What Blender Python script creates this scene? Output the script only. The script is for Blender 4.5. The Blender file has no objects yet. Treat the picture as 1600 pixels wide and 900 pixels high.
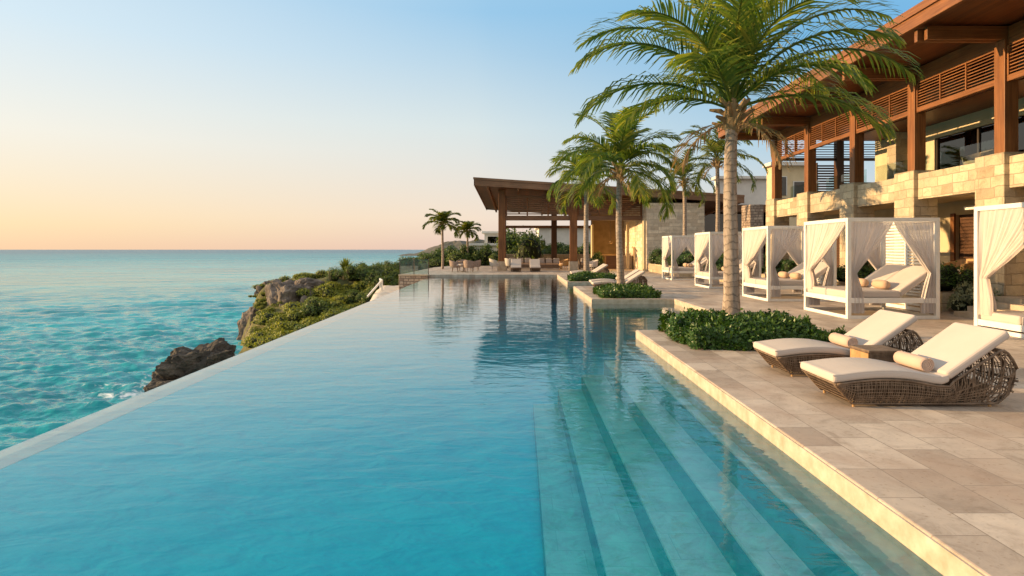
import bpy, bmesh, math, random
import numpy as np
from mathutils import Vector, Matrix, noise

R = math.radians
random.seed(7)
RNG = np.random.default_rng(11)
scene = bpy.context.scene
COL = scene.collection

# ------------------------------------------------------------------ camera
F = 960.0                                   # focal length in pixels of the 1600 px wide photograph
cam_d = bpy.data.cameras.new('camera')
cam = bpy.data.objects.new('camera', cam_d); COL.objects.link(cam)
cam.location = (0, 0, 1.5); cam.rotation_euler = (R(90), 0, 0)
cam_d.sensor_width = 36; cam_d.lens = 36 * F / 1600
cam_d.shift_x = -15 / 1600; cam_d.shift_y = -60 / 1600
cam_d.clip_start = 0.05; cam_d.clip_end = 60000
scene.camera = cam

# ------------------------------------------------------------------ light
SUN_EL, SUN_AZ = 11.0, -85.5                # azimuth from +Y, clockwise
el, az = R(SUN_EL), R(SUN_AZ)
sun_dir = Vector((math.sin(az) * math.cos(el), math.cos(az) * math.cos(el), math.sin(el)))
world = bpy.data.worlds.new('World'); scene.world = world; world.use_nodes = True
wn, wl = world.node_tree.nodes, world.node_tree.links
bg = wn['Background']
sky = wn.new('ShaderNodeTexSky'); sky.sky_type = 'NISHITA'; sky.sun_disc = False
sky.sun_elevation = el; sky.sun_rotation = az
sky.air_density = 1.0; sky.dust_density = 1.0; sky.ozone_density = 1.5
# the Nishita sky blended with a hazy evening sky: colours by height for three directions relative to the sun, the unseen zenith brightened as added fill
def wmath(op, x, y=None):
    m = wn.new('ShaderNodeMath'); m.operation = op
    for k, v in enumerate((x, y)):
        if v is None: continue
        if hasattr(v, 'links'): wl.new(v, m.inputs[k])
        else: m.inputs[k].default_value = v
    return m.outputs[0]
def wmix(fac, x, y):
    m = wn.new('ShaderNodeMix'); m.data_type = 'RGBA'
    for sk, v in ((m.inputs[0], fac), (m.inputs[6], x), (m.inputs[7], y)):
        if hasattr(v, 'links'): wl.new(v, sk)
        else: sk.default_value = v
    return m.outputs[2]
wt = wn.new('ShaderNodeTexCoord'); wsep = wn.new('ShaderNodeSeparateXYZ'); wl.new(wt.outputs['Generated'], wsep.inputs[0])
def wramp(stops):
    r = wn.new('ShaderNodeValToRGB'); e = r.color_ramp.elements
    while len(e) < len(stops): e.new(0.5)
    for i, (p, c) in enumerate(stops): e[i].position = p; e[i].color = (*c, 1)
    wl.new(wsep.outputs[2], r.inputs[0]); return r.outputs[0]
skA = wramp([(0,(0.95,0.63,0.40)),(0.033,(0.97,0.72,0.43)),(0.153,(0.92,0.86,0.74)),(0.29,(0.70,0.83,0.90)),(0.45,(0.62,0.76,0.86)),(0.75,(0.92,0.95,0.92)),(1,(0.92,0.95,0.92))])
skB = wramp([(0,(0.80,0.59,0.52)),(0.05,(0.90,0.73,0.60)),(0.194,(0.70,0.78,0.78)),(0.36,(0.33,0.59,0.82)),(0.48,(0.40,0.62,0.82)),(0.75,(0.88,0.93,0.92)),(1,(0.92,0.95,0.92))])
skC = wramp([(0,(0.70,0.58,0.55)),(0.06,(0.70,0.69,0.68)),(0.16,(0.42,0.62,0.76)),(0.30,(0.17,0.46,0.76)),(0.45,(0.28,0.54,0.78)),(0.75,(0.86,0.92,0.92)),(1,(0.92,0.95,0.92))])
hl = wmath('ADD', wmath('MULTIPLY', wsep.outputs[0], math.sin(az)), wmath('MULTIPLY', wsep.outputs[1], math.cos(az)))
fBC = wn.new('ShaderNodeMapRange'); wl.new(hl, fBC.inputs[0]); fBC.inputs[1].default_value = -0.35; fBC.inputs[2].default_value = 0.15
fA = wn.new('ShaderNodeMapRange'); wl.new(hl, fA.inputs[0]); fA.inputs[1].default_value = 0.12; fA.inputs[2].default_value = 0.74
fD = wn.new('ShaderNodeMapRange'); wl.new(wsep.outputs[1], fD.inputs[0]); fD.inputs[1].default_value = 0.05; fD.inputs[2].default_value = -0.45
skFill = wramp([(0,(0.95,0.76,0.62)),(0.12,(1.0,0.84,0.70)),(0.45,(0.95,0.87,0.79)),(0.75,(0.90,0.92,0.90))])  # added fill: bright warm sky behind the camera, lifts faces turned that way
evening = wmix(fA.outputs[0], wmix(fD.outputs[0], wmix(fBC.outputs[0], skC, skB), skFill), skA)
SKY_S, EXPO = 0.12, 1.7
k = 1 / (SKY_S * 2**EXPO)
sc_ = wn.new('ShaderNodeVectorMath'); sc_.operation = 'SCALE'; wl.new(evening, sc_.inputs[0]); sc_.inputs['Scale'].default_value = k
wl.new(wmix(0.05, sc_.outputs[0], sky.outputs[0]), bg.inputs['Color']); bg.inputs['Strength'].default_value = SKY_S
sun_l = bpy.data.lights.new('sun', 'SUN'); sun_l.energy = 2.6; sun_l.angle = R(0.6); sun_l.color = (1.0, 0.66, 0.32)
sun_o = bpy.data.objects.new('sun', sun_l); COL.objects.link(sun_o)
sun_o.rotation_euler = (-sun_dir).to_track_quat('-Z', 'Y').to_euler()
scene.view_settings.view_transform = 'Standard'; scene.view_settings.look = 'None'
scene.view_settings.exposure = EXPO; scene.view_settings.gamma = 1.0
cy = scene.cycles
cy.use_denoising = True; cy.max_bounces = 8; cy.diffuse_bounces = 3; cy.glossy_bounces = 4
cy.transmission_bounces = 6; cy.transparent_max_bounces = 24; cy.volume_bounces = 0
cy.sample_clamp_indirect = 6.0; cy.caustics_reflective = False; cy.caustics_refractive = False

# ------------------------------------------------------------------ helpers: meshes
class MB:
    """collects shapes; build() links them as ONE mesh object"""
    def __init__(s): s.v = []; s.f = []
    def add(s, v, f):
        n = len(s.v); s.v.extend([tuple(p) for p in v]); s.f.extend([tuple(i + n for i in q) for q in f]); return s
    def box(s, x0, x1, y0, y1, z0, z1):
        return s.add([(x0,y0,z0),(x1,y0,z0),(x1,y1,z0),(x0,y1,z0),(x0,y0,z1),(x1,y0,z1),(x1,y1,z1),(x0,y1,z1)],
              [(0,3,2,1),(4,5,6,7),(0,1,5,4),(1,2,6,5),(2,3,7,6),(3,0,4,7)])
    def hexa(s, p):
        return s.add(p, [(0,3,2,1),(4,5,6,7),(0,1,5,4),(1,2,6,5),(2,3,7,6),(3,0,4,7)])
    def bar(s, a, b, w, h, up=(0,0,1)):
        a, b = Vector(a), Vector(b); d = (b - a).normalized(); u = Vector(up)
        x = d.cross(u)
        if x.length < 1e-4: x = d.cross(Vector((0,1,0)))
        x.normalize(); y = x.cross(d)
        x *= w / 2; y *= h / 2
        return s.hexa([a-x-y, a+x-y, a+x+y, a-x+y, b-x-y, b+x-y, b+x+y, b-x+y])
    def tube(s, pts, rad, n=6, cap=True):
        pts = [Vector(p) for p in pts]; m = len(pts)
        if not hasattr(rad, '__len__'): rad = [rad] * m
        v = []; prev = None
        for i, p in enumerate(pts):
            t = (pts[min(i+1, m-1)] - pts[max(i-1, 0)]).normalized()
            if prev is None:
                x = t.orthogonal().normalized()
            else:
                x = prev - t * prev.dot(t)
                x = x.normalized() if x.length > 1e-6 else t.orthogonal().normalized()
            prev = x; y = t.cross(x)
            for k in range(n):
                a = 2 * math.pi * k / n
                v.append(p + (x * math.cos(a) + y * math.sin(a)) * rad[i])
        f = [(i*n+k, i*n+(k+1) % n, (i+1)*n+(k+1) % n, (i+1)*n+k) for i in range(m-1) for k in range(n)]
        if cap: f += [tuple(range(n-1, -1, -1)), tuple((m-1)*n+k for k in range(n))]
        return s.add(v, f)
    def prism(s, poly, axis, a0, a1):
        """poly of 2-D points extruded along axis ('x': poly=(y,z), 'y': (x,z), 'z': (x,y))"""
        n = len(poly)
        def P(p, a): return {'x': (a, p[0], p[1]), 'y': (p[0], a, p[1]), 'z': (p[0], p[1], a)}[axis]
        v = [P(p, a0) for p in poly] + [P(p, a1) for p in poly]
        f = [tuple(range(n-1, -1, -1)), tuple(range(n, 2*n))] + [(i, (i+1) % n, n+(i+1) % n, n+i) for i in range(n)]
        return s.add(v, f)
    def grid(s, nu, nv, fn):
        v = [fn(i/nu, j/nv) for j in range(nv+1) for i in range(nu+1)]
        f = [(j*(nu+1)+i, j*(nu+1)+i+1, (j+1)*(nu+1)+i+1, (j+1)*(nu+1)+i) for j in range(nv) for i in range(nu)]
        return s.add(v, f)
    def build(s, name, mat, parent=None, smooth=False, bevel=0.0, fix=False, seg=2, thick=0.0):
        me = bpy.data.meshes.new(name); me.from_pydata(s.v, [], s.f); me.update()
        if fix:
            bm = bmesh.new(); bm.from_mesh(me); bmesh.ops.recalc_face_normals(bm, faces=bm.faces); bm.to_mesh(me); bm.free()
        return link(name, me, mat, parent, smooth, bevel, seg, thick)

def link(name, me, mat, parent=None, smooth=False, bevel=0.0, seg=2, thick=0.0):
    if mat is not None: me.materials.append(mat)
    if smooth: me.polygons.foreach_set('use_smooth', [True] * len(me.polygons))
    o = bpy.data.objects.new(name, me); COL.objects.link(o)
    if parent is not None: o.parent = parent
    if thick:
        md = o.modifiers.new('thickness', 'SOLIDIFY'); md.thickness = thick; md.offset = 0
    if bevel:
        md = o.modifiers.new('bevel', 'BEVEL'); md.width = bevel; md.segments = seg; md.limit_method = 'ANGLE'; md.angle_limit = R(40)
    return o

def tag(o, label, cat, group=None):
    o['label'] = label; o['category'] = cat
    if group: o['group'] = group
    return o
def struct(o): o['kind'] = 'structure'; return o
def thing(name, label, cat, loc=(0,0,0), rz=0.0, group=None):
    o = bpy.data.objects.new(name, None); COL.objects.link(o); o.location = loc; o.rotation_euler = (0,0,rz)
    o.empty_display_size = 0.2
    return tag(o, label, cat, group)
def dup(o, loc=None, rz=None, label=None, parent=None, scale=None):
    c = o.copy(); COL.objects.link(c)
    if parent is not None: c.parent = parent
    if loc is not None: c.location = loc
    if rz is not None: c.rotation_euler = (0,0,rz)
    if scale is not None: c.scale = scale if hasattr(scale, '__len__') else (scale,)*3
    if label: c['label'] = label
    for ch in [x for x in KIDS.get(o.name, [])]:
        k = dup(ch, parent=c)
        KIDS.setdefault(c.name, []).append(k)
    return c
KIDS = {}
def register(root):
    """note children so that dup() can copy the tree"""
    for ch in root.children:
        KIDS.setdefault(root.name, []).append(ch); register(ch)
    return root

def sstep(a, b, x):
    t = np.clip((x - a) / (b - a), 0, 1); return t*t*(3-2*t)

# ------------------------------------------------------------------ helpers: materials
def newmat(name):
    m = bpy.data.materials.new(name); m.use_nodes = True
    n, l = m.node_tree.nodes, m.node_tree.links
    return m, n, l, n['Principled BSDF']
def ramp(n, stops):
    r = n.new('ShaderNodeValToRGB'); e = r.color_ramp.elements
    while len(e) < len(stops): e.new(0.5)
    for i, (p, c) in enumerate(stops): e[i].position = p; e[i].color = (c[0], c[1], c[2], 1)
    return r
def coords(n, l, scale=(1,1,1), kind='Object'):
    t = n.new('ShaderNodeTexCoord'); mp = n.new('ShaderNodeMapping'); mp.inputs['Scale'].default_value = scale
    l.new(t.outputs[kind], mp.inputs['Vector']); return mp.outputs[0]
def tex_noise(n, l, vec, scale, detail=5, rough=0.55, dist=0.0):
    t = n.new('ShaderNodeTexNoise'); t.inputs['Scale'].default_value = scale; t.inputs['Detail'].default_value = detail
    t.inputs['Roughness'].default_value = rough; t.inputs['Distortion'].default_value = dist
    l.new(vec, t.inputs['Vector']); return t
def mixc(n, l, fac, a, b, mode='MIX'):
    m = n.new('ShaderNodeMix'); m.data_type = 'RGBA'; m.blend_type = mode
    for sock, val in ((m.inputs[0], fac), (m.inputs[6], a), (m.inputs[7], b)):
        if hasattr(val, 'links'): l.new(val, sock)
        else: sock.default_value = val if not hasattr(val, '__len__') else (val[0], val[1], val[2], 1)
    return m.outputs[2]
def math_n(n, l, op, a, b=None):
    m = n.new('ShaderNodeMath'); m.operation = op
    for k, val in enumerate((a, b)):
        if val is None: continue
        if hasattr(val, 'links'): l.new(val, m.inputs[k])
        else: m.inputs[k].default_value = val
    return m.outputs[0]
def bump(n, l, h, strength, dist, normal=None):
    b = n.new('ShaderNodeBump'); b.inputs['Strength'].default_value = strength; b.inputs['Distance'].default_value = dist
    l.new(h, b.inputs['Height'])
    if normal is not None: l.new(normal, b.inputs['Normal'])
    return b.outputs[0]

def m_noise(name, stops, scale=4, stretch=(1,1,1), rough=0.7, bmp=0.3, bdist=0.01, detail=6, fine=40, spec=0.3, metal=0.0):
    m, n, l, b = newmat(name); v = coords(n, l, stretch)
    t = tex_noise(n, l, v, scale, detail); r = ramp(n, stops); l.new(t.outputs[0], r.inputs[0])
    l.new(r.outputs[0], b.inputs['Base Color'])
    b.inputs['Roughness'].default_value = rough; b.inputs['Specular IOR Level'].default_value = spec; b.inputs['Metallic'].default_value = metal
    if bmp:
        t2 = tex_noise(n, l, v, fine, 4); l.new(bump(n, l, t2.outputs[0], bmp, bdist), b.inputs['Normal'])
    return m

def m_wood(name, axis, dark=(0.13,0.046,0.013), light=(0.32,0.132,0.042), plank=0.0, plank_axis='x', rough=0.5):
    st = {'x': (0.6,14,14), 'y': (14,0.6,14), 'z': (14,14,0.6)}[axis]
    m, n, l, b = newmat(name); v = coords(n, l, st)
    t = tex_noise(n, l, v, 1.6, 7, 0.6, 0.4); r = ramp(n, [(0.3, dark), (0.55, [(a+c)/2 for a, c in zip(dark, light)]), (0.75, light)])
    l.new(t.outputs[0], r.inputs[0]); colr = r.outputs[0]
    v2 = coords(n, l); t2 = tex_noise(n, l, v2, 0.9, 3)
    r2 = ramp(n, [(0.3, (0.72,0.7,0.68)), (0.7, (1.1,1.1,1.1))]); l.new(t2.outputs[0], r2.inputs[0])
    colr = mixc(n, l, 1.0, colr, r2.outputs[0], 'MULTIPLY')
    nrm = bump(n, l, t.outputs[0], 0.25, 0.01)
    if plank:
        sep = n.new('ShaderNodeSeparateXYZ'); l.new(v2, sep.inputs[0])
        c = math_n(n, l, 'DIVIDE', sep.outputs['xyz'.index(plank_axis)], plank)
        fl = math_n(n, l, 'FLOOR', c); fr = math_n(n, l, 'FRACT', c)
        wn_ = n.new('ShaderNodeTexWhiteNoise'); wn_.noise_dimensions = '1D'; l.new(fl, wn_.inputs['W'])
        r3 = ramp(n, [(0, (0.7,0.68,0.66)), (1, (1.15,1.12,1.1))]); l.new(wn_.outputs[0], r3.inputs[0])
        colr = mixc(n, l, 1.0, colr, r3.outputs[0], 'MULTIPLY')
        gap = math_n(n, l, 'GREATER_THAN', fr, 0.94)
        colr = mixc(n, l, gap, colr, (0.03,0.014,0.006))
    l.new(colr, b.inputs['Base Color']); l.new(nrm, b.inputs['Normal'])
    b.inputs['Roughness'].default_value = rough; b.inputs['Specular IOR Level'].default_value = 0.35
    return m

def m_blocks(name, c1, c2, mortar, bw, bh, plane='wall', msize=0.012, scale_noise=3.0, rough=0.85, distort=0.02, bmp=0.6, tint=None, swap=False, pits=True):
    """stone blocks or paving; on walls u = x + y, v = z so that every upright face gets proper courses"""
    m, n, l, b = newmat(name)
    t = n.new('ShaderNodeTexCoord'); sep = n.new('ShaderNodeSeparateXYZ'); l.new(t.outputs['Object'], sep.inputs[0])
    cmb = n.new('ShaderNodeCombineXYZ')
    if plane == 'wall':
        l.new(math_n(n, l, 'ADD', sep.outputs[0], sep.outputs[1]), cmb.inputs[0]); l.new(sep.outputs[2], cmb.inputs[1])
    elif swap:
        l.new(sep.outputs[1], cmb.inputs[0]); l.new(sep.outputs[0], cmb.inputs[1])
    else:
        l.new(sep.outputs[0], cmb.inputs[0]); l.new(sep.outputs[1], cmb.inputs[1])
    nv = tex_noise(n, l, t.outputs['Object'], 2.3, 2)
    vm = n.new('ShaderNodeVectorMath'); vm.operation = 'MULTIPLY_ADD'
    l.new(nv.outputs[1], vm.inputs[0]); vm.inputs[1].default_value = (distort,)*3; l.new(cmb.outputs[0], vm.inputs[2])
    br = n.new('ShaderNodeTexBrick'); l.new(vm.outputs[0], br.inputs['Vector'])
    br.inputs['Scale'].default_value = 1.0; br.inputs['Brick Width'].default_value = bw; br.inputs['Row Height'].default_value = bh
    br.inputs['Mortar Size'].default_value = msize; br.inputs['Mortar Smooth'].default_value = 0.3
    br.inputs['Color1'].default_value = (0,0,0,1); br.inputs['Color2'].default_value = (1,1,1,1); br.inputs['Mortar'].default_value = (0.5,0.5,0.5,1)
    br.offset = 0.42; br.squash = 0.7; br.squash_frequency = 3
    r = ramp(n, [(0, c1), (0.5, [(a+c)/2 for a, c in zip(c1, c2)]), (1, c2)]); l.new(br.outputs['Color'], r.inputs[0])
    n1 = tex_noise(n, l, t.outputs['Object'], scale_noise, 9, 0.72, 0.8)
    r1 = ramp(n, [(0.28, (0.62,0.58,0.54)), (0.5, (0.98,0.97,0.96)), (0.75, (1.18,1.16,1.12))]); l.new(n1.outputs[0], r1.inputs[0])
    colr = mixc(n, l, 1.0, r.outputs[0], r1.outputs[0], 'MULTIPLY')
    if tint is not None:
        n3 = tex_noise(n, l, t.outputs['Object'], 1.1, 5, 0.6)
        r3 = ramp(n, [(0.45, (0,0,0)), (0.7, (0.7,0.7,0.7))]); l.new(n3.outputs[0], r3.inputs[0])
        colr = mixc(n, l, r3.outputs[0], colr, tint)
    colr = mixc(n, l, br.outputs['Fac'], colr, mortar)
    h = math_n(n, l, 'MULTIPLY', br.outputs['Fac'], -1.0)
    n2 = tex_noise(n, l, t.outputs['Object'], 18, 6, 0.7)
    hh = math_n(n, l, 'ADD', h, math_n(n, l, 'MULTIPLY', n2.outputs[0], 0.55))
    hh = math_n(n, l, 'ADD', hh, math_n(n, l, 'MULTIPLY', br.outputs['Color'], 0.35))
    if pits:
        vo = n.new('ShaderNodeTexNoise'); vo.inputs['Scale'].default_value = 30; vo.inputs['Detail'].default_value = 3; l.new(t.outputs['Object'], vo.inputs['Vector'])
        pr = ramp(n, [(0.28, (0.75,0.71,0.66)), (0.40, (1,1,1))]); l.new(vo.outputs[0], pr.inputs[0])
        colr = mixc(n, l, 1.0, colr, pr.outputs[0], 'MULTIPLY')
    l.new(colr, b.inputs['Base Color']); l.new(bump(n, l, hh, bmp, 0.012), b.inputs['Normal'])
    b.inputs['Roughness'].default_value = rough; b.inputs['Specular IOR Level'].default_value = 0.3
    return m

def m_leaf(name, a, bcol, c, trans=0.35, rough=0.45, scale=0.6):
    m, n, l, b = newmat(name)
    oi = n.new('ShaderNodeObjectInfo'); g = n.new('ShaderNodeNewGeometry')
    v = coords(n, l, (1,1,1), 'Object')
    t = tex_noise(n, l, v, scale, 3)
    s1 = math_n(n, l, 'MULTIPLY', g.outputs['Random Per Island'], 0.55)
    s2 = math_n(n, l, 'MULTIPLY', oi.outputs['Random'], 0.2)
    s3 = math_n(n, l, 'MULTIPLY', t.outputs[0], 0.45)
    f = math_n(n, l, 'SUBTRACT', math_n(n, l, 'ADD', math_n(n, l, 'ADD', s1, s2), s3), 0.1)
    r = ramp(n, [(0.05, a), (0.5, bcol), (0.95, c)]); l.new(f, r.inputs[0])
    l.new(r.outputs[0], b.inputs['Base Color']); b.inputs['Roughness'].default_value = rough; b.inputs['Specular IOR Level'].default_value = 0.35
    tr = n.new('ShaderNodeBsdfTranslucent'); 
    tc = mixc(n, l, 1.0, r.outputs[0], (1.5,1.5,0.7), 'MULTIPLY'); l.new(tc, tr.inputs['Color'])
    mx = n.new('ShaderNodeMixShader'); mx.inputs[0].default_value = trans
    l.new(b.outputs[0], mx.inputs[1]); l.new(tr.outputs[0], mx.inputs[2]); l.new(mx.outputs[0], n['Material Output'].inputs['Surface'])
    return m

def m_cloth(name, col, trans=0.0, weave=180, rough=0.9, bmp=0.15):
    m, n, l, b = newmat(name); v = coords(n, l)
    t = tex_noise(n, l, v, 3, 4); r = ramp(n, [(0.3, [c*0.93 for c in col]), (0.7, col)]); l.new(t.outputs[0], r.inputs[0])
    l.new(r.outputs[0], b.inputs['Base Color']); b.inputs['Roughness'].default_value = rough; b.inputs['Specular IOR Level'].default_value = 0.15
    t2 = tex_noise(n, l, v, weave, 2); l.new(bump(n, l, t2.outputs[0], bmp, 0.003, bump(n, l, tex_noise(n, l, v, 7, 3).outputs[0], 0.25, 0.012)), b.inputs['Normal'])
    if trans:
        tr = n.new('ShaderNodeBsdfTranslucent'); l.new(r.outputs[0], tr.inputs['Color'])
        mx = n.new('ShaderNodeMixShader'); mx.inputs[0].default_value = trans
        l.new(b.outputs[0], mx.inputs[1]); l.new(tr.outputs[0], mx.inputs[2])
        tp = n.new('ShaderNodeBsdfTransparent'); mx2 = n.new('ShaderNodeMixShader'); mx2.inputs[0].default_value = 0.14
        l.new(mx.outputs[0], mx2.inputs[1]); l.new(tp.outputs[0], mx2.inputs[2])
        l.new(mx2.outputs[0], n['Material Output'].inputs['Surface'])
    return m

def m_plain(name, col, rough=0.5, metal=0.0, spec=0.4):
    m, n, l, b = newmat(name)
    v = coords(n, l); t = tex_noise(n, l, v, 6, 5); r = ramp(n, [(0.3, [c*0.88 for c in col]), (0.7, col)]); l.new(t.outputs[0], r.inputs[0])
    l.new(r.outputs[0], b.inputs['Base Color'])
    b.inputs['Roughness'].default_value = rough; b.inputs['Metallic'].default_value = metal; b.inputs['Specular IOR Level'].default_value = spec
    return m

M = {}
M['deck'] = m_blocks('travertine_paving', (0.355,0.285,0.23), (0.56,0.475,0.395), (0.28,0.225,0.18), 0.70, 0.35, 'floor', 0.005, 3.4, 0.62, 0.0, 0.25, (0.40,0.29,0.22), True)
M['stone'] = m_blocks('limestone_blocks', (0.36,0.285,0.19), (0.60,0.51,0.36), (0.32,0.26,0.185), 0.56, 0.25, 'wall', 0.010, 3.6, 0.9, 0.10, 0.9, (0.36,0.30,0.23))
M['stone_grey'] = m_blocks('grey_limestone_blocks', (0.56,0.45,0.34), (0.82,0.70,0.55), (0.48,0.39,0.30), 0.75, 0.24, 'wall', 0.012, 3.0, 0.9, 0.06, 0.9, (0.36,0.32,0.27))
M['stone_rough'] = m_blocks('rubble_stone', (0.22,0.16,0.13), (0.42,0.34,0.28), (0.13,0.10,0.08), 0.3, 0.17, 'wall', 0.02, 4.0, 0.9, 0.12, 1.0)
M['coping'] = m_noise('smooth_travertine', [(0.3,(0.36,0.28,0.20)),(0.7,(0.50,0.41,0.31))], 5, rough=0.6, bmp=0.2)
M['riser_shade'] = m_noise('teal_riser_shade', [(0.3,(0.03,0.20,0.24)),(0.7,(0.05,0.27,0.31))], 5, rough=0.5, bmp=0.1)
M['rim'] = m_noise('pale_rim_stone', [(0.3,(0.52,0.50,0.47)),(0.7,(0.66,0.64,0.60))], 3, rough=0.5, bmp=0.1)
M['coping_sunlit'] = m_noise('sunlit_travertine_edge', [(0.3,(0.36,0.30,0.22)),(0.6,(0.50,0.43,0.34)),(0.8,(0.60,0.54,0.45))], 7, rough=0.6, bmp=0.25)
M['pool_stone'] = m_blocks('pool_step_stone', (0.44,0.57,0.56), (0.53,0.66,0.65), (0.36,0.48,0.47), 0.6, 0.42, 'floor', 0.005, 3.0, 0.6, 0.0, 0.15, None, False, False)
M['wood_z'] = m_wood('warm_timber_upright', 'z')
M['wood_y'] = m_wood('warm_timber_along', 'y')
M['wood_x'] = m_wood('warm_timber_across', 'x')
M['wood_mid_x'] = m_wood('weathered_timber_across', 'x', (0.14,0.068,0.034), (0.29,0.155,0.085))
M['soffit'] = m_wood('soffit_boards', 'y', (0.11,0.034,0.009), (0.23,0.078,0.022), 0.14, 'x', 0.45)
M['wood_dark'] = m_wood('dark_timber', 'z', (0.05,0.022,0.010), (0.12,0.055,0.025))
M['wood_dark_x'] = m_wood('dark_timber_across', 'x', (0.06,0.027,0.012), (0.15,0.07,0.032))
M['plaster'] = m_noise('cream_plaster', [(0.3,(0.50,0.40,0.25)),(0.7,(0.60,0.49,0.32))], 2, rough=0.9, bmp=0.15)
M['ochre'] = m_noise('ochre_plaster', [(0.3,(0.20,0.135,0.065)),(0.7,(0.30,0.205,0.10))], 2, rough=0.9, bmp=0.2)
M['white_wall'] = m_noise('white_render', [(0.3,(0.55,0.53,0.50)),(0.7,(0.66,0.64,0.60))], 1.2, rough=0.9, bmp=0.1)
M['white'] = m_plain('white_powder_coat', (0.80,0.78,0.74), 0.4)
M['cushion'] = m_cloth('ivory_canvas', (0.52,0.455,0.41))
M['curtain'] = m_cloth('sheer_white_curtain', (0.84,0.78,0.75), 0.38, 120)
M['towel'] = m_cloth('peach_towel', (0.55,0.40,0.32), 0, 90, 0.95, 0.6)
M['pillow'] = m_cloth('tan_linen', (0.52,0.36,0.25))
M['wicker'] = m_noise('brown_wicker', [(0.3,(0.095,0.064,0.043)),(0.7,(0.23,0.162,0.112))], 14, rough=0.55, bmp=0.3)
M['wicker_grey'] = m_noise('pinkish_grey_weave', [(0.3,(0.20,0.14,0.12)),(0.7,(0.34,0.26,0.22))], 14, rough=0.7, bmp=0.3)
M['rattan'] = m_noise('honey_rattan', [(0.3,(0.30,0.18,0.08)),(0.7,(0.45,0.28,0.13))], 14, rough=0.6, bmp=0.3)
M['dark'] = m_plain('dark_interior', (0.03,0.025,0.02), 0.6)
M['metal'] = m_plain('bronze_metal', (0.12,0.09,0.07), 0.4, 0.8)
M['rock'] = m_noise('coral_rock', [(0.3,(0.045,0.038,0.033)),(0.5,(0.13,0.105,0.09)),(0.72,(0.26,0.215,0.18))], 1.4, rough=0.95, bmp=1.0, bdist=0.12, detail=10, fine=4)
M['rock_dark'] = m_noise('wet_coral_rock', [(0.3,(0.020,0.018,0.016)),(0.5,(0.055,0.047,0.040)),(0.75,(0.12,0.10,0.082))], 1.6, rough=0.9, bmp=1.0, bdist=0.12, detail=10, fine=4)
M['soil'] = m_noise('coastal_soil', [(0.3,(0.05,0.06,0.018)),(0.55,(0.12,0.11,0.04)),(0.75,(0.22,0.18,0.11))], 0.8, rough=0.95, bmp=0.8, bdist=0.1, fine=5)
M['headland'] = m_noise('far_headland', [(0.3,(0.07,0.075,0.06)),(0.6,(0.13,0.115,0.095)),(0.8,(0.20,0.17,0.145))], 0.05, rough=0.95, bmp=0.0)
M['path'] = m_noise('pale_path', [(0.3,(0.40,0.37,0.33)),(0.7,(0.55,0.50,0.45))], 2, rough=0.9)
M['frond'] = m_leaf('palm_frond', (0.036,0.078,0.013), (0.115,0.175,0.026), (0.36,0.32,0.06), 0.45, 0.4)
M['frond_far'] = m_leaf('palm_frond_far', (0.035,0.065,0.012), (0.10,0.135,0.022), (0.28,0.24,0.05), 0.4, 0.45)
M['frond_dry'] = m_leaf('dry_frond', (0.16,0.10,0.05), (0.26,0.17,0.08), (0.38,0.27,0.14), 0.25, 0.7)
M['shrub'] = m_leaf('glossy_shrub', (0.016,0.050,0.009), (0.042,0.10,0.016), (0.14,0.21,0.035), 0.2, 0.35)
M['hedge'] = m_leaf('hedge_leaves', (0.028,0.062,0.012), (0.07,0.12,0.02), (0.19,0.21,0.04), 0.22, 0.5)
M['coast'] = m_leaf('coastal_leaves', (0.06,0.09,0.014), (0.19,0.215,0.026), (0.40,0.38,0.055), 0.25, 0.55)
M['silver'] = m_leaf('silver_leaves', (0.12,0.15,0.09), (0.22,0.25,0.15), (0.36,0.37,0.24), 0.2, 0.6)
M['stem'] = m_noise('brown_stem', [(0.3,(0.06,0.04,0.025)),(0.7,(0.16,0.11,0.07))], 8, rough=0.9)
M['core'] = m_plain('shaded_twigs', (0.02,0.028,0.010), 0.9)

def make_trunk_mat():
    m, n, l, b = newmat('palm_trunk'); t = n.new('ShaderNodeTexCoord'); sep = n.new('ShaderNodeSeparateXYZ'); l.new(t.outputs['Object'], sep.inputs[0])
    nz = tex_noise(n, l, t.outputs['Object'], 5, 4)
    z = math_n(n, l, 'ADD', math_n(n, l, 'MULTIPLY', sep.outputs[2], 8.0), math_n(n, l, 'MULTIPLY', nz.outputs[0], 2.4))
    fr = math_n(n, l, 'FRACT', z)
    r = ramp(n, [(0.0,(0.42,0.42,0.42)),(0.08,(0.65,0.65,0.65)),(0.2,(1,1,1)),(0.9,(0.9,0.9,0.9)),(1.0,(0.4,0.4,0.4))]); l.new(fr, r.inputs[0])
    v = coords(n, l, (1,1,0.3)); t2 = tex_noise(n, l, v, 14, 6, 0.65)
    r2 = ramp(n, [(0.3,(0.22,0.17,0.135)),(0.6,(0.40,0.32,0.26)),(0.8,(0.50,0.42,0.35))]); l.new(t2.outputs[0], r2.inputs[0])
    t3 = tex_noise(n, l, coords(n, l, (0.6,0.6,2.2)), 2.2, 4, 0.6); r3 = ramp(n, [(0.60,(1,1,1)),(0.68,(0.30,0.26,0.22))]); l.new(t3.outputs[0], r3.inputs[0])
    c = mixc(n, l, 1.0, r2.outputs[0], r.outputs[0], 'MULTIPLY'); c = mixc(n, l, 0.55, c, r3.outputs[0], 'MULTIPLY')
    l.new(c, b.inputs['Base Color']); b.inputs['Roughness'].default_value = 0.9
    l.new(bump(n, l, fr, 0.5, 0.02, bump(n, l, t2.outputs[0], 0.5, 0.01)), b.inputs['Normal'])
    return m
M['trunk'] = make_trunk_mat()

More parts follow.
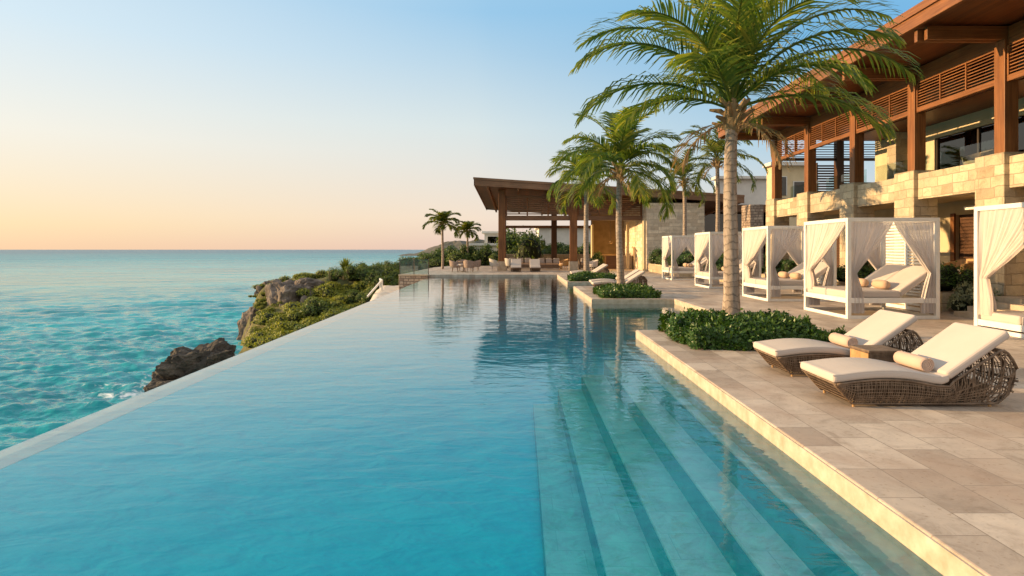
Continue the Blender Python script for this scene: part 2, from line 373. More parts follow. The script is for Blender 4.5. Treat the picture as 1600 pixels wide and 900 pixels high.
def make_glass(name, tint=(0.93,0.97,0.96), rough=0.0):
    m, n, l, b = newmat(name); n.remove(b)
    tp = n.new('ShaderNodeBsdfTransparent'); tp.inputs['Color'].default_value = (*tint, 1)
    gl = n.new('ShaderNodeBsdfGlossy'); gl.inputs['Roughness'].default_value = rough
    fr = n.new('ShaderNodeFresnel'); fr.inputs['IOR'].default_value = 1.5
    gb = n.new('ShaderNodeNewGeometry'); front = math_n(n, l, 'SUBTRACT', 1.0, gb.outputs['Backfacing'])
    mx = n.new('ShaderNodeMixShader'); l.new(math_n(n, l, 'MULTIPLY', math_n(n, l, 'ADD', fr.outputs[0], 0.04), front), mx.inputs[0]); l.new(tp.outputs[0], mx.inputs[1]); l.new(gl.outputs[0], mx.inputs[2])
    l.new(mx.outputs[0], n['Material Output'].inputs['Surface']); return m
M['glass'] = make_glass('balustrade_glass', (0.80,0.88,0.86))
M['window'] = make_glass('dark_window_glass', (0.16,0.16,0.17), 0.01)

def make_pool_water():
    m, n, l, b = newmat('pool_water'); n.remove(b)
    v = coords(n, l, (1,1,1)); v2 = coords(n, l, (0.8,1.6,1))
    a = tex_noise(n, l, v2, 3.6, 3, 0.5, 0.6); c = tex_noise(n, l, v2, 1.1, 2, 0.5, 0.3); d = tex_noise(n, l, v, 11, 2, 0.5)
    h = math_n(n, l, 'ADD', math_n(n, l, 'ADD', math_n(n, l, 'MULTIPLY', a.outputs[0], 0.6), math_n(n, l, 'MULTIPLY', c.outputs[0], 1.3)), math_n(n, l, 'MULTIPLY', d.outputs[0], 0.10))
    nr = bump(n, l, h, 0.5, 0.014)
    fr = n.new('ShaderNodeFresnel'); fr.inputs['IOR'].default_value = 1.33; l.new(nr, fr.inputs['Normal'])
    tq = n.new('ShaderNodeBsdfTransparent'); df = n.new('ShaderNodeBsdfDiffuse'); df.inputs['Color'].default_value = (0.0, 0.48, 0.62, 1); l.new(bump(n, l, h, 1.0, 0.10), df.inputs['Normal'])   # light scattered back by the water itself
    tx = n.new('ShaderNodeMixShader'); tx.inputs[0].default_value = 0.20; l.new(tq.outputs[0], tx.inputs[1]); l.new(df.outputs[0], tx.inputs[2]); tp = tx
    gl = n.new('ShaderNodeBsdfGlossy'); gl.inputs['Roughness'].default_value = 0.015; l.new(nr, gl.inputs['Normal'])
    mx = n.new('ShaderNodeMixShader'); ff = math_n(n, l, 'SUBTRACT', math_n(n, l, 'MULTIPLY', fr.outputs[0], 1.58), 0.062); n[ff.node.name].use_clamp = True
    # light that enters the water: less of it the lower it comes in
    gb = n.new('ShaderNodeNewGeometry'); dt = n.new('ShaderNodeVectorMath'); dt.operation = 'DOT_PRODUCT'; l.new(gb.outputs['Normal'], dt.inputs[0]); l.new(gb.outputs['Incoming'], dt.inputs[1])
    tb = math_n(n, l, 'SUBTRACT', 1.12, math_n(n, l, 'MULTIPLY', math_n(n, l, 'ABSOLUTE', dt.outputs['Value']), 1.15)); tb.node.use_clamp = True
    mf = n.new('ShaderNodeMix'); l.new(gb.outputs['Backfacing'], mf.inputs[0]); l.new(ff, mf.inputs[2]); l.new(tb, mf.inputs[3]); ff = mf.outputs[0]
    l.new(ff, mx.inputs[0]); l.new(tp.outputs[0], mx.inputs[1]); l.new(gl.outputs[0], mx.inputs[2])
    l.new(mx.outputs[0], n['Material Output'].inputs['Surface'])
    va = n.new('ShaderNodeVolumeAbsorption'); va.inputs['Color'].default_value = (0.0, 0.86, 0.93, 1); va.inputs['Density'].default_value = 0.26
    l.new(va.outputs[0], n['Material Output'].inputs['Volume'])
    return m
M['water'] = make_pool_water()
M['pool_floor'] = m_noise('turquoise_mosaic', [(0.3,(0.012,0.56,0.72)),(0.7,(0.016,0.63,0.80))], 3, rough=0.6, bmp=0.1)

def make_sea():
    m, n, l, b = newmat('sea_water')
    v = coords(n, l, (1,1,1)); w = coords(n, l, (0.55,1,1)); a = tex_noise(n, l, w, 0.14, 3, 0.55, 0.3); c = tex_noise(n, l, w, 1.3, 4, 0.6, 0.3)
    ln_ = n.new('ShaderNodeVectorMath'); ln_.operation = 'LENGTH'; l.new(v, ln_.inputs[0]); far_ = n.new('ShaderNodeMapRange'); l.new(ln_.outputs['Value'], far_.inputs[0])   # rougher open sea away from the shore
    far_.inputs[1].default_value = 50; far_.inputs[2].default_value = 300; far_.inputs[3].default_value = 0.4; far_.inputs[4].default_value = 2.4
    h = math_n(n, l, 'ADD', math_n(n, l, 'MULTIPLY', a.outputs[0], far_.outputs[0]), math_n(n, l, 'MULTIPLY', c.outputs[0], 0.17))
    l.new(bump(n, l, h, 1.0, 1.0), b.inputs['Normal'])
    p = tex_noise(n, l, coords(n, l, (0.4,1,1)), 0.035, 5, 0.65, 0.5); r = ramp(n, [(0.35,(0.003,0.20,0.245)),(0.65,(0.008,0.345,0.39))]); l.new(p.outputs[0], r.inputs[0])
    # white wash round the rocks by the shore
    vd = n.new('ShaderNodeVectorMath'); vd.operation = 'DISTANCE'; l.new(v, vd.inputs[0]); vd.inputs[1].default_value = (-15.9, 29.6, -5.0)
    fn_ = tex_noise(n, l, v, 1.5, 8, 0.7, 0.6)
    ring_ = n.new('ShaderNodeMapRange'); l.new(vd.outputs['Value'], ring_.inputs[0]); ring_.inputs[1].default_value = 1.5; ring_.inputs[2].default_value = 7.0; ring_.inputs[3].default_value = 0.15; ring_.inputs[4].default_value = -0.12
    fr_ = ramp(n, [(0.60,(0,0,0)),(0.72,(1,1,1))]); l.new(math_n(n, l, 'ADD', fn_.outputs[0], ring_.outputs[0]), fr_.inputs[0])
    fc_ = n.new('ShaderNodeMapRange'); l.new(ln_.outputs['Value'], fc_.inputs[0]); fc_.inputs[1].default_value = 150; fc_.inputs[2].default_value = 1500   # deeper, bluer water offshore
    deep_ = mixc(n, l, fc_.outputs[0], r.outputs[0], (0.012,0.105,0.17))
    l.new(mixc(n, l, fr_.outputs[0], deep_, (0.75,0.78,0.78)), b.inputs['Base Color'])
    rg_ = n.new('ShaderNodeMapRange'); l.new(ln_.outputs['Value'], rg_.inputs[0]); rg_.inputs[1].default_value = 60; rg_.inputs[2].default_value = 500; rg_.inputs[3].default_value = 0.10; rg_.inputs[4].default_value = 0.28; l.new(rg_.outputs[0], b.inputs['Roughness'])
    b.inputs['IOR'].default_value = 1.33; b.inputs['Specular IOR Level'].default_value = 0.42
    return m
M['sea'] = make_sea()

# ------------------------------------------------------------------ the setting: pool, deck, sea, coast
WZ = -0.15                                  # water level of the pool; deck top is z = 0
RX = 2.15                                   # pool side edge of the deck
def rim_x(y): return -4.08 - 0.039 * y
Y0, Y1 = -7.0, 37.0
IN = 4.65
right_edge = [(RX,Y0),(RX,11.5),(IN,11.5),(IN,18.7),(RX,18.7),(RX,25.3),(IN,25.3),(IN,28.6),(RX,28.6),(RX,Y1)]
deck_poly = right_edge[:-1] + [(RX,Y1),(rim_x(Y1)+0.05,Y1),(-7.4,Y1+0.02),(-7.4,52),(-5.0,66),(48,66),(48,Y0)]
mb = MB(); mb.prism(deck_poly, 'z', -1.9, 0.0)
struct(mb.build('pool_deck', M['deck'], fix=True, bevel=0.012))
# basin
mb = MB()
def basin(u, v):                             # floor that rises in one soft curve to the infinity edge
    y = Y0-0.2 + v*(Y1-0.02-Y0+0.2); x0 = rim_x(y)+0.26; t = max(0.0, 1-u/0.62); x = x0 + (5.2-x0)*u
    return (x, y, -1.60 + 1.42*t**2.2)
mb.grid(40, 30, basin); struct(mb.build('pool_floor', M['pool_floor'], smooth=True))
mb = MB()
for (xa_, ya_), (xb_, yb_) in zip(right_edge[2:-1], right_edge[3:]):
    if abs(xa_-xb_) < 1e-6: mb.box(xa_-0.016, xa_-0.002, ya_+0.01, yb_-0.01, -1.7, -0.42)
    elif yb_ < 20 or (25 < yb_ < 26): mb.box(min(xa_,xb_), max(xa_,xb_), ya_-0.016 if ya_ in (18.7,28.6) else ya_+0.002, ya_-0.002 if ya_ in (18.7,28.6) else ya_+0.016, -1.7, -0.42)
mb.box(rim_x(Y1)+0.3, RX-0.02, Y1-0.018, Y1-0.004, -1.7, -0.42)
struct(mb.build('pool_side_wall', M['pool_floor']))
mb = MB()
for x1, z in ((0.25,-1.36),(0.72,-1.12),(1.16,-0.88),(1.58,-0.64),(1.93,-0.40)):
    pass
edges = [0.22, 0.68, 1.12, 1.54, 1.86, RX + 0.02]
deps = [-1.38, -1.10, -0.83, -0.56, -0.27]
poly = [(edges[0], -1.7)]
for i, z in enumerate(deps): poly += [(edges[i], z), (edges[i+1], z)]
poly += [(edges[-1], -1.7)]
mb.prism(poly, 'y', Y0, 11.46)
struct(mb.build('pool_steps', M['pool_stone'], fix=True, bevel=0.012))
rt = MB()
for i, z in enumerate(deps):                 # riser shadow painted as darker teal strips
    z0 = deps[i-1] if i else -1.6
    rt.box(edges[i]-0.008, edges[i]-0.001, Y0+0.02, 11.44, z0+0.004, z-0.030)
struct(rt.build('pool_step_riser_shade', M['riser_shade']))
mb = MB().box(RX-0.20, RX-0.004, Y0, 11.47, -0.5, WZ-0.035); struct(mb.build('pool_shelf', M['coping'], bevel=0.01))
cf = MB()
for (xa_, ya_), (xb_, yb_) in zip(right_edge[:-1], right_edge[1:]):
    if abs(xa_-xb_) < 1e-6: cf.box(xa_-0.014, xa_-0.002, ya_-(0.014 if ya_ > 0 else 0), yb_-0.016, -0.33, -0.012)
    else: cf.box(min(xa_,xb_)-0.014, max(xa_,xb_)-0.016, *((ya_-0.014, ya_-0.002) if ya_ in (18.7,28.6) else (ya_+0.002, ya_+0.014)), -0.33, -0.012)
struct(cf.build('pool_coping', M['coping_sunlit']))  # thin face sheets, paler so the sunlit look of the edge is in the colour
mb = MB()
mb.box(RX+0.3, IN+0.02, 18.3, 18.72, -1.7, -0.42); mb.box(IN-0.45, IN+0.02, 11.48, 18.3, -1.7, -0.42)
struct(mb.build('pool_ledge', M['pool_stone'], bevel=0.01))
# infinity edge: a sloping rim just under the water film
def rimpt(y, dx, z): return (rim_x(y)+dx, y, z)
mb = MB(); ya, yb = Y0-0.5, Y1-0.02
mb.hexa([rimpt(ya,-0.02,-4.0), rimpt(ya,0.27,-4.0), rimpt(yb,0.27,-4.0), rimpt(yb,-0.02,-4.0),
         rimpt(ya,-0.02,WZ-0.012), rimpt(ya,0.27,WZ-0.03), rimpt(yb,0.27,WZ-0.03), rimpt(yb,-0.02,WZ-0.012)])
struct(mb.build('infinity_edge_wall', M['rim'], fix=True))
# water body
wp = [(x-0.004 if False else x+0.004, y) for x, y in right_edge]
wp[2] = (IN+0.004, 11.496); wp[1] = (RX+0.004, 11.496)
wp += [(rim_x(Y1), Y1+0.004), (rim_x(Y0), Y0)]
mb = MB(); mb.prism(wp, 'z', -1.7, WZ)
struct(mb.build('pool_water', M['water'], fix=True))

def build_sea():
    SEA = -5.0
    rng = np.random.default_rng(3)
    # fan of rows whose spacing grows with distance; wind sea of many short waves on a low swell
    na, nr = 560, 1050
    ang = np.linspace(R(-62), R(6), na)
    rad = 1/np.linspace(1/11.0, 1/1500.0, nr)
    rad = np.concatenate([rad, 1500*1.35**np.arange(1, 14)]); nr = len(rad)
    A, RR = np.meshgrid(ang, rad)
    X = RR*np.sin(A); Y = RR*np.cos(A); Z = np.zeros_like(X)
    cell = np.maximum(np.gradient(rad)[:, None]*np.ones_like(A), RR*(ang[1]-ang[0]))
    for k in range(110):
        lam = 0.40 * (5.0/0.40) ** rng.random()
        th = R(100) + rng.normal(0, 0.5)
        kx, ky = math.cos(th)*2*math.pi/lam, math.sin(th)*2*math.pi/lam
        amp = 0.0078*lam**0.62
        fade = np.clip((lam/cell - 2.0)/2.0, 0, 1)
        ph = kx*X + ky*Y + rng.random()*6.28
        Z += fade*amp*(np.sin(ph) + 0.3*np.sin(2*ph+1.57))
    gust = 0.75 + 0.5*np.sin(X*0.031+np.sin(Y*0.017)*2)*np.sin(Y*0.023+1)
    Z = SEA + Z*gust
    v = np.stack([X, Y, Z], -1).reshape(-1, 3)
    idx = np.arange(nr*na).reshape(nr, na)
    f = np.stack([idx[:-1,:-1], idx[:-1,1:], idx[1:,1:], idx[1:,:-1]], -1).reshape(-1, 4)[:, ::-1]
    me = bpy.data.meshes.new('sea'); me.from_pydata(v.tolist(), [], f.tolist()); me.update()
    struct(link('sea', me, M['sea'], smooth=True))
    # sea floor of the horizon outside that fan, so that it never ends beside the viewer
    mb = MB(); mb.add([(-60000,-60000,SEA-0.6),(60000,-60000,SEA-0.6),(60000,60000,SEA-0.6),(-60000,60000,SEA-0.6)], [(0,1,2,3)])
    struct(mb.build('open_sea', M['sea']))
build_sea()

SY = [-20, 8, 16, 20, 24, 27, 30, 34, 40, 44, 48, 54, 60, 68, 80, 130]
SX = [-5.2,-5.4,-6.0,-7.5,-9.5,-11.6,-13.2,-15.2,-18.4,-20.2,-20.8,-20.2,-18.0,-13.5,-11,-12]
def terrain(x, y):
    s = x - np.interp(y, SY, SX)
    top = np.interp(y, [8,20,28,34,40,46,54,66,80], [-4.6,-4.5,-4.2,-3.8,-2.9,-1.05,-0.9,-0.6,0.1])
    steep = np.interp(y, [20,30,36,44], [5.0,4.0,2.4,1.6])
    z = -6.0 + (top+6.0)*sstep(-0.4, 1.0, s/steep) + np.clip(s-2, 0, 9)*0.085*sstep(24, 40, y)
    return z
def build_coast():
    xs = np.concatenate([np.arange(-24, -4, 0.33), np.arange(-4, 20, 2.0), np.arange(20, 160, 12)])
    ys = np.concatenate([np.arange(-20, 16, 2.0), np.arange(16, 62, 0.4), np.arange(62, 131, 3)])
    Xg, Yg = np.meshgrid(xs, ys); Z = terrain(Xg, Yg)
    for i in range(Z.shape[0]):
        for j in range(Z.shape[1]):
            if Xg[i,j] < -4 and 14 < Yg[i,j] < 64:
                Z[i,j] += 0.55*(noise.fractal(Vector((Xg[i,j]*0.45, Yg[i,j]*0.45, 2.0)), 1.0, 2.0, 5))
    lim = np.where((Xg > -8.2) & (Yg < 69), -2.2, 99); Z = np.minimum(Z, lim)
    nx, ny = len(xs), len(ys); idx = np.arange(nx*ny).reshape(ny, nx)
    f = np.stack([idx[:-1,:-1], idx[:-1,1:], idx[1:,1:], idx[1:,:-1]], -1).reshape(-1, 4)
    me = bpy.data.meshes.new('coastal_ground'); me.from_pydata(np.stack([Xg,Yg,Z], -1).reshape(-1,3).tolist(), [], f.tolist()); me.update()
    struct(link('ground', me, M['soil'], smooth=True))
build_coast()

def rock_mesh(name, sx, sy, sz, seed, mat, sub=5, rough=0.35, freq=0.7):
    bm = bmesh.new(); bmesh.ops.create_icosphere(bm, subdivisions=sub, radius=1.0)
    off = Vector((seed*13.1, seed*7.7, seed*3.3))
    for v in bm.verts:
        p = v.co.copy()
        # blocky: pull towards a rounded box, then ridged noise and strata
        q = Vector([math.copysign(abs(c)**0.62, c) for c in p])
        d = noise.ridged_multi_fractal(q*freq*1.6+off, 0.9, 2.1, 5, 1.0, 2.0)*0.5 - 0.5
        d2 = noise.fractal(q*freq*4+off, 0.9, 2.1, 6) + 0.6*noise.ridged_multi_fractal(q*freq*5+off, 0.8, 2.2, 4, 1.0, 2.0) - 0.6
        cell = noise.voronoi(q*1.7*freq+off)[0][0]
        q = q*(1 + rough*(d*0.75 + 0.35*d2*0.5 + (0.45-cell)*0.9))
        v.co = Vector((q.x*sx, q.y*sy, q.z*sz))
    me = bpy.data.meshes.new(name); bm.to_mesh(me); bm.free()
    return link(name, me, mat, smooth=False)
def at(px, D): return (px - 815) / F * D
def zat(py, D): return 1.5 - (py - 390) / F * D

o = rock_mesh('boulder', 1.65, 1.2, 1.25, 3, M['rock_dark'], 6, 0.55); o.location = (at(307,30), 30.2, -4.65); o.rotation_euler = (0.1,-0.22,0.3)
tag(o, 'large dark jagged rock standing in the sea beside the infinity edge', 'rock')
o = rock_mesh('boulder', 0.75, 0.6, 0.4, 5, M['rock_dark'], 4, 0.5); o.location = (at(258,28.4), 28.4, -4.95)
tag(o, 'small wet rock at the foot of the large dark rock in the sea', 'rock')
for k, (px, D, z, sx, sy, sz, lab) in enumerate([
        (418, 43.5, -4.1, 1.15, 1.5, 1.8, 'grey brown cliff rock face dropping into the sea'),
        (454, 43.2, -3.0, 1.5, 1.6, 2.2, 'tall brown cliff rock between the sea face and the yellow green bushes'),
        (402, 45.5, -4.6, 0.8, 1.3, 1.5, 'dark rock at the outermost foot of the cliff'),
        (486, 44.0, -1.6, 1.0, 1.2, 0.95, 'pale grey rock lying on top of the cliff among bushes'),
        (436, 46.5, -2.0, 1.2, 1.3, 0.9, 'rounded brown rock capped with green on the cliff top'),
        (486, 42.0, -3.0, 0.9, 1.0, 1.2, 'low grey rock under the bushes below the cliff')]):
    o = rock_mesh('cliff_rock', sx, sy, sz, 20+k, M['rock'], 5, 0.42); o.location = (at(px,D), D, z); o.rotation_euler = (0.1*k, 0.05, 0.7*k)
    tag(o, lab, 'rock', 'rocks of the cliff')
# far headland
mb = MB()
def hl(u, v):
    x = -134 + u*260; y = 640 + v*120
    e = 0.22*min(1,u*40) + 0.78*float(sstep(0.06, 0.2, u))
    h = 16.0*e*math.sin(math.pi*min(max(v*1.3,0),1))**0.6*(0.75+0.5*noise.fractal(Vector((x*0.02, y*0.02, 1)), 1, 2, 5))
    return (x + 14*noise.noise(Vector((x*0.02,y*0.03,4))), y, -5.4 + h*1.15)
mb.grid(90, 22, hl); struct(mb.build('headland', M['headland']))

# ------------------------------------------------------------------ plants
def leaf_cloud(P, N, size, rng, wide=0.5, droop=0.0):
    """one four-cornered leaf per point, folded slightly; returns arrays"""
    n = len(P)
    N = N/np.linalg.norm(N, axis=1, keepdims=True)
    T = rng.normal(size=(n,3)); T -= N*np.sum(T*N, 1, keepdims=True); T /= np.linalg.norm(T, axis=1, keepdims=True)
    T = T + N*rng.uniform(-0.1, 0.7, (n,1)); T /= np.linalg.norm(T, axis=1, keepdims=True)
    B = np.cross(N, T); L = size*rng.uniform(0.65, 1.35, (n,1)); W = L*wide
    U = np.cross(T, B)
    v0 = P; v1 = P + T*L*0.5 + B*W*0.5 + U*W*0.12; v2 = P + T*L - U*L*droop; v3 = P + T*L*0.5 - B*W*0.5 + U*W*0.12
    V = np.stack([v0,v1,v2,v3], 1).reshape(-1,3)
    Fc = np.arange(4*n).reshape(n,4)
    return V, Fc
def cloud_obj(name, V, Fc, mat, parent=None):
    me = bpy.data.meshes.new(name); me.from_pydata(V.tolist(), [], Fc.tolist()); me.update()
    return link(name, me, mat, parent)

def bed(name, label, x0, x1, y0, y1, h, n, size, seed, mat='shrub', cat='shrub', group=None, z=0.0):
    rng = np.random.default_rng(seed); cx, cyy = (x0+x1)/2, (y0+y1)/2; a, b = (x1-x0)/2, (y1-y0)/2
    root = thing(name, label, cat, (cx, cyy, z), 0, group)
    def H(u, v):
        ex = np.clip(np.abs(u)/a, 0, 1); ey = np.clip(np.abs(v)/b, 0, 1)
        e = (1-ex**5)**0.5*(1-ey**5)**0.5
        w = 0.82 + 0.16*np.sin(u*3.1+seed)*np.cos(v*2.7+seed*2) + 0.12*np.sin(u*7.3+v*5.1+seed) + 0.07*np.sin(u*13+1)*np.sin(v*15+seed)
        return h*e*w
    k = int(n*1.0); U = rng.uniform(-a, a, k); Vv = rng.uniform(-b, b, k)
    # more leaves along the upright sides
    m = int(n*0.5); sd = rng.integers(0, 4, m); q = rng.uniform(-1, 1, m); inn = 1 - np.abs(rng.normal(0, 0.03, m))
    U = np.concatenate([U, np.where(sd < 2, np.where(sd == 0, -a*inn, a*inn), q*a)]); Vv = np.concatenate([Vv, np.where(sd < 2, q*b, np.where(sd == 2, -b*inn, b*inn))])
    Hm = H(U, Vv); frac = np.concatenate([1 - np.abs(rng.normal(0, 0.12, k)), rng.uniform(0.05, 1.0, m)])
    wob = 1 + 0.05*np.sin(U*5+Vv*4+seed)
    edge = np.concatenate([Hm[:k], h*(0.55+0.3*np.sin(U[k:]*6+seed)*np.cos(Vv[k:]*5))])
    Z = np.maximum(edge*np.clip(frac, 0.02, 1), 0.01) + rng.exponential(0.018, k+m)
    P = np.stack([U*wob, Vv*wob, Z], 1)
    N = np.stack([U/a*1.0*(np.abs(U)/a)**3, Vv/b*(np.abs(Vv)/b)**3, np.full(k+m, 0.55)], 1) + rng.normal(0, 0.42, (k+m,3))
    V, Fc = leaf_cloud(P, N, size, rng, 0.55)
    cloud_obj('foliage', V, Fc, M[mat], root)
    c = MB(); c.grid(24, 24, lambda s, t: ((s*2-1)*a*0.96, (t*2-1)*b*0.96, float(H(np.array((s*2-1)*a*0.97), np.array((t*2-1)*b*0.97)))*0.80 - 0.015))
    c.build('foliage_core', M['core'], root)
    return root

def bush_mesh(root, rx, rz, n, size, seed, mat, lobes=9, core=True):
    rng = np.random.default_rng(seed)
    C = rng.normal(size=(lobes,3))*np.array([0.48,0.48,0.28]); C[:,2] = np.abs(C[:,2])+0.28; Rr = rng.uniform(0.30, 0.52, lobes)
    who = rng.integers(0, lobes, n); D = rng.normal(size=(n,3)); D /= np.linalg.norm(D, axis=1, keepdims=True); D[:,2] = np.where(D[:,2] < -0.3, -D[:,2], D[:,2])
    rr = Rr[who][:,None]*(1 - np.abs(rng.normal(0, 0.16, (n,1)))) + rng.exponential(0.035, (n,1))
    P = C[who] + D*rr; P[:,2] = np.maximum(P[:,2], 0.0)
    sc = np.array([rx, rx, rz])
    V, Fc = leaf_cloud(P*sc, D + rng.normal(0, 0.4, (n,3)) + np.array([0,0,0.3]), size, rng, 0.55)
    cloud_obj('foliage', V, Fc, M[mat], root)
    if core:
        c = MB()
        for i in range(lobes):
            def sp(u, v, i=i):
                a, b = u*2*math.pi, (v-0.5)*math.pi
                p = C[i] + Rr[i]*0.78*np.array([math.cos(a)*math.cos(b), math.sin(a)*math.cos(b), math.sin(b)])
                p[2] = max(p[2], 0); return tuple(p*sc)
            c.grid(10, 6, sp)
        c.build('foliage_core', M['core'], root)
    return root

BUSH = {}
for nm, mat, n, size, rx, rz, seed in [('hedge_a','hedge',2600,0.13,1.2,1.25,1),('hedge_b','hedge',2600,0.12,1.1,1.1,2),('coast_a','coast',2200,0.12,1.0,0.8,3),
                                 ('coast_b','coast',2200,0.14,1.1,0.7,4),('silver','silver',1300,0.12,0.8,0.7,5),('planter','shrub',1500,0.09,0.75,0.75,6)]:
    BUSH[nm] = (mat, n, size, rx, rz, seed)
PROTO = {}
def bush(kind, name, label, cat, loc, s=1.0, rz=0.0, group=None, sz=None):
    if kind not in PROTO:
        mat, n, size, rx, rzz, seed = BUSH[kind]
        root = thing(name, label, cat, loc, rz, group); bush_mesh(root, rx, rzz, n, size, seed, mat); register(root); PROTO[kind] = root; o = root
    else:
        o = dup(PROTO[kind], loc, rz, label); o.name = name; o['category'] = cat
        if group: o['group'] = group
        elif 'group' in o: del o['group']
    o.scale = (s, s, s if sz is None else sz)
    return o

# --- palms
def frond(L, th0, curl, leaf, seed, n=46, droop=0.75, w=0.042, dry=0.0, twist=0.0):
    rng = random.Random(seed); mb = MB(); m = 18
    pts = [Vector((0,0,0))]; tan = []
    for i in range(m+1):
        s = i/m; p = th0 - curl*s**1.35
        t = Vector((math.cos(p), twist*math.sin(s*2.2), math.sin(p))).normalized(); tan.append(t)
        if i < m: pts.append(pts[-1] + t*(L/m))
    mb.tube(pts, [0.030*(1-s/m)**0.8*L/3 + 0.005 for s in range(m+1)], 5)
    def pos(s):
        x = s*m; i = min(int(x), m-1); return pts[i].lerp(pts[i+1], x-i), tan[min(int(x+0.5), m)]
    for k in range(n):
        s = 0.15 + 0.85*(k+rng.random()*0.6)/n
        if s > 1: s = 1
        prof = (0.45 + 0.55*math.sin(math.pi*min(1, 0.12+s*0.80))) * (1 if s < 0.8 else 1-(s-0.8)*2.0)
        for sd in (-1, 1):
            if rng.random() < 0.03: continue
            p, t = pos(s); side = Vector((-t.y, t.x, 0)); side = (side.normalized() if side.length > 1e-3 else Vector((0,1,0)))*sd
            nn = side.cross(t)*sd; nn = nn if nn.z > 0 else -nn
            ll = leaf*prof*rng.uniform(0.85, 1.12)
            d = (t*(0.42+0.5*s+rng.uniform(-.1,.1)) + side*(0.85-0.25*s) + nn*rng.uniform(0.12,0.38)).normalized()
            q = p.copy(); ws = [w*0.55, w, w*0.75, 0.006]; row = []
            g = droop*rng.uniform(0.7, 1.25)
            for j in range(4):
                wd = (t*0.9 + nn*0.35*(-1 if j % 2 else 1)*0 + nn*0.25).normalized()
                wd = (wd - d*wd.dot(d)).normalized()*ws[j]*0.5
                row.append((q - wd, q + wd))
                q = q + d*ll/3; d = (d + Vector((0,0,-g*0.34*(j+1)))).normalized()
            vs = [c for r_ in row for c in r_]
            mb.add(vs, [(0,1,3,2),(2,3,5,4),(4,5,7,6)])
    return mb

def palm(name, label, cat, loc, H, lean, r0, r1, fronds, L, leaf, nleaf, seed, matname='frond', group=None, fw=0.042, dry=2, unique=True):
    rng = random.Random(seed)
    root = thing(name, label, cat, loc, 0, group)
    pts = []; rad = []; N = 40 if unique else 14
    for i in range(N+1):
        s = i/N
        pts.append((lean[0]*s**1.6 + 0.03*math.sin(s*5+seed), lean[1]*s**1.6 + 0.03*math.cos(s*4+seed), H*s))
        base = r1 + (r0-r1)*(1-s)**1.5 + r0*0.42*math.exp(-s*16)
        rad.append(base*(1 + (0.025*math.sin(s*H*9*2*math.pi) if unique else 0)))
    mb = MB(); mb.tube(pts, rad, 20 if unique else 10); mb.build('trunk', M['trunk'], root, smooth=True)
    top = Vector(pts[-1])
    # fibrous head with stubs of old leaf bases
    mb = MB(); mb.tube([top+Vector((0,0,z)) for z in (-0.28,-0.12,0.05,0.25,0.42)], [r1*0.98, r1*1.35, r1*1.5, r1*1.05, r1*0.3], 12)
    for k in range(14):
        a = k*2.399; z = -0.22+0.03*k
        d = Vector((math.cos(a), math.sin(a), 0))
        mb.tube([top+d*r1*0.7+Vector((0,0,z)), top+d*(r1+0.10)+Vector((0,0,z+0.10)), top+d*(r1+0.19+rng.random()*.1)+Vector((0,0,z+0.13+rng.random()*.15))], [0.035,0.045,0.022], 6)
    mb.build('crown_base', M['frond_dry'], root)
    for k, (azd, th, cu, lf) in enumerate(fronds):
        f = frond(L*lf, R(th), R(cu), leaf*(1.18 if th < 70 else 0.95), seed*100+k, nleaf, 0.62 + 0.5*(th < 58), fw, 0, rng.uniform(-.12,.12))
        o = f.build('frond', M[matname], root); o.location = top + Vector((0,0,0.12 + 0.002*th)); o.rotation_euler = (0,0,R(azd))
    for k in range(dry):
        f = frond(L*0.42, R(-15), R(60), leaf*0.8, seed*100+80+k, nleaf//2, 1.1, fw*0.8)
        o = f.build('dry_frond', M['frond_dry'], root); o.location = top + Vector((0,0,-0.05)); o.rotation_euler = (0,0,R(200+k*97))
    return root

big = [ # azimuth (0 = +X, 90 = away, 180 = -X, 270 = towards the viewer), start angle, curl, length factor
 (178,31,84,0.86),(192,50,98,0.97),(165,66,98,1.02),(203,14,58,0.66),(215,62,90,0.85),
 (2,46,90,1.10),(350,19,76,0.80),(12,63,84,1.12),(25,44,80,0.9),(338,56,92,0.88),
 (120,84,42,1.0),(60,80,48,1.05),(30,74,58,1.05),(150,77,56,1.02),(200,81,58,0.95),(322,78,62,0.95),(90,66,68,0.95),(270,86,40,0.85),
 (252,72,100,0.80),(296,68,104,0.82),(232,42,98,0.70),(312,38,94,0.70),(110,44,80,0.9),(60,34,78,0.85)]
palm('palm_tree', 'tall palm with thick ringed trunk in the shrub bed beside the wicker loungers', 'palm', (3.62,10.7,0), 3.78, (0.06,0.0), 0.150, 0.102, big, 3.30, 0.70, 54, 1, fw=0.036)
def ring(seed, n, el=(10,80), cu=(75,110)):
    r = random.Random(seed); out = []
    for k in range(n):
        s = k/(n-1); out.append(((k*137.5 + r.uniform(-14,14)) % 360, el[0]+(el[1]-el[0])*s**0.9 + r.uniform(-5,5), cu[1]+(cu[0]-cu[1])*s + r.uniform(-10,10), r.uniform(0.85,1.08)))
    return out
palm('palm_tree', 'palm rising from the low shrub bed in front of two white cushioned loungers', 'palm', (at(969,21),21,0), 4.1, (-0.02,0.1), 0.13, 0.095, ring(5,20,(-2,84)), 2.45, 0.72, 46, 2, fw=0.055)
palm('palm_tree', 'slim palm in the farthest shrub bed by the corner of the pool', 'palm', (at(917,31),31,0), 4.75, (-0.05,0.1), 0.15, 0.11, ring(6,17,(-5,82)), 2.5, 0.75, 40, 3, fw=0.065)
palm('palm_tree', 'palm behind the farthest canopy daybed against the stone wall', 'palm', (at(1071,38),38,0), 5.6, (-0.1,0), 0.15, 0.11, ring(7,16,(-8,80)), 2.4, 0.6, 30, 4, 'frond_far', fw=0.055)
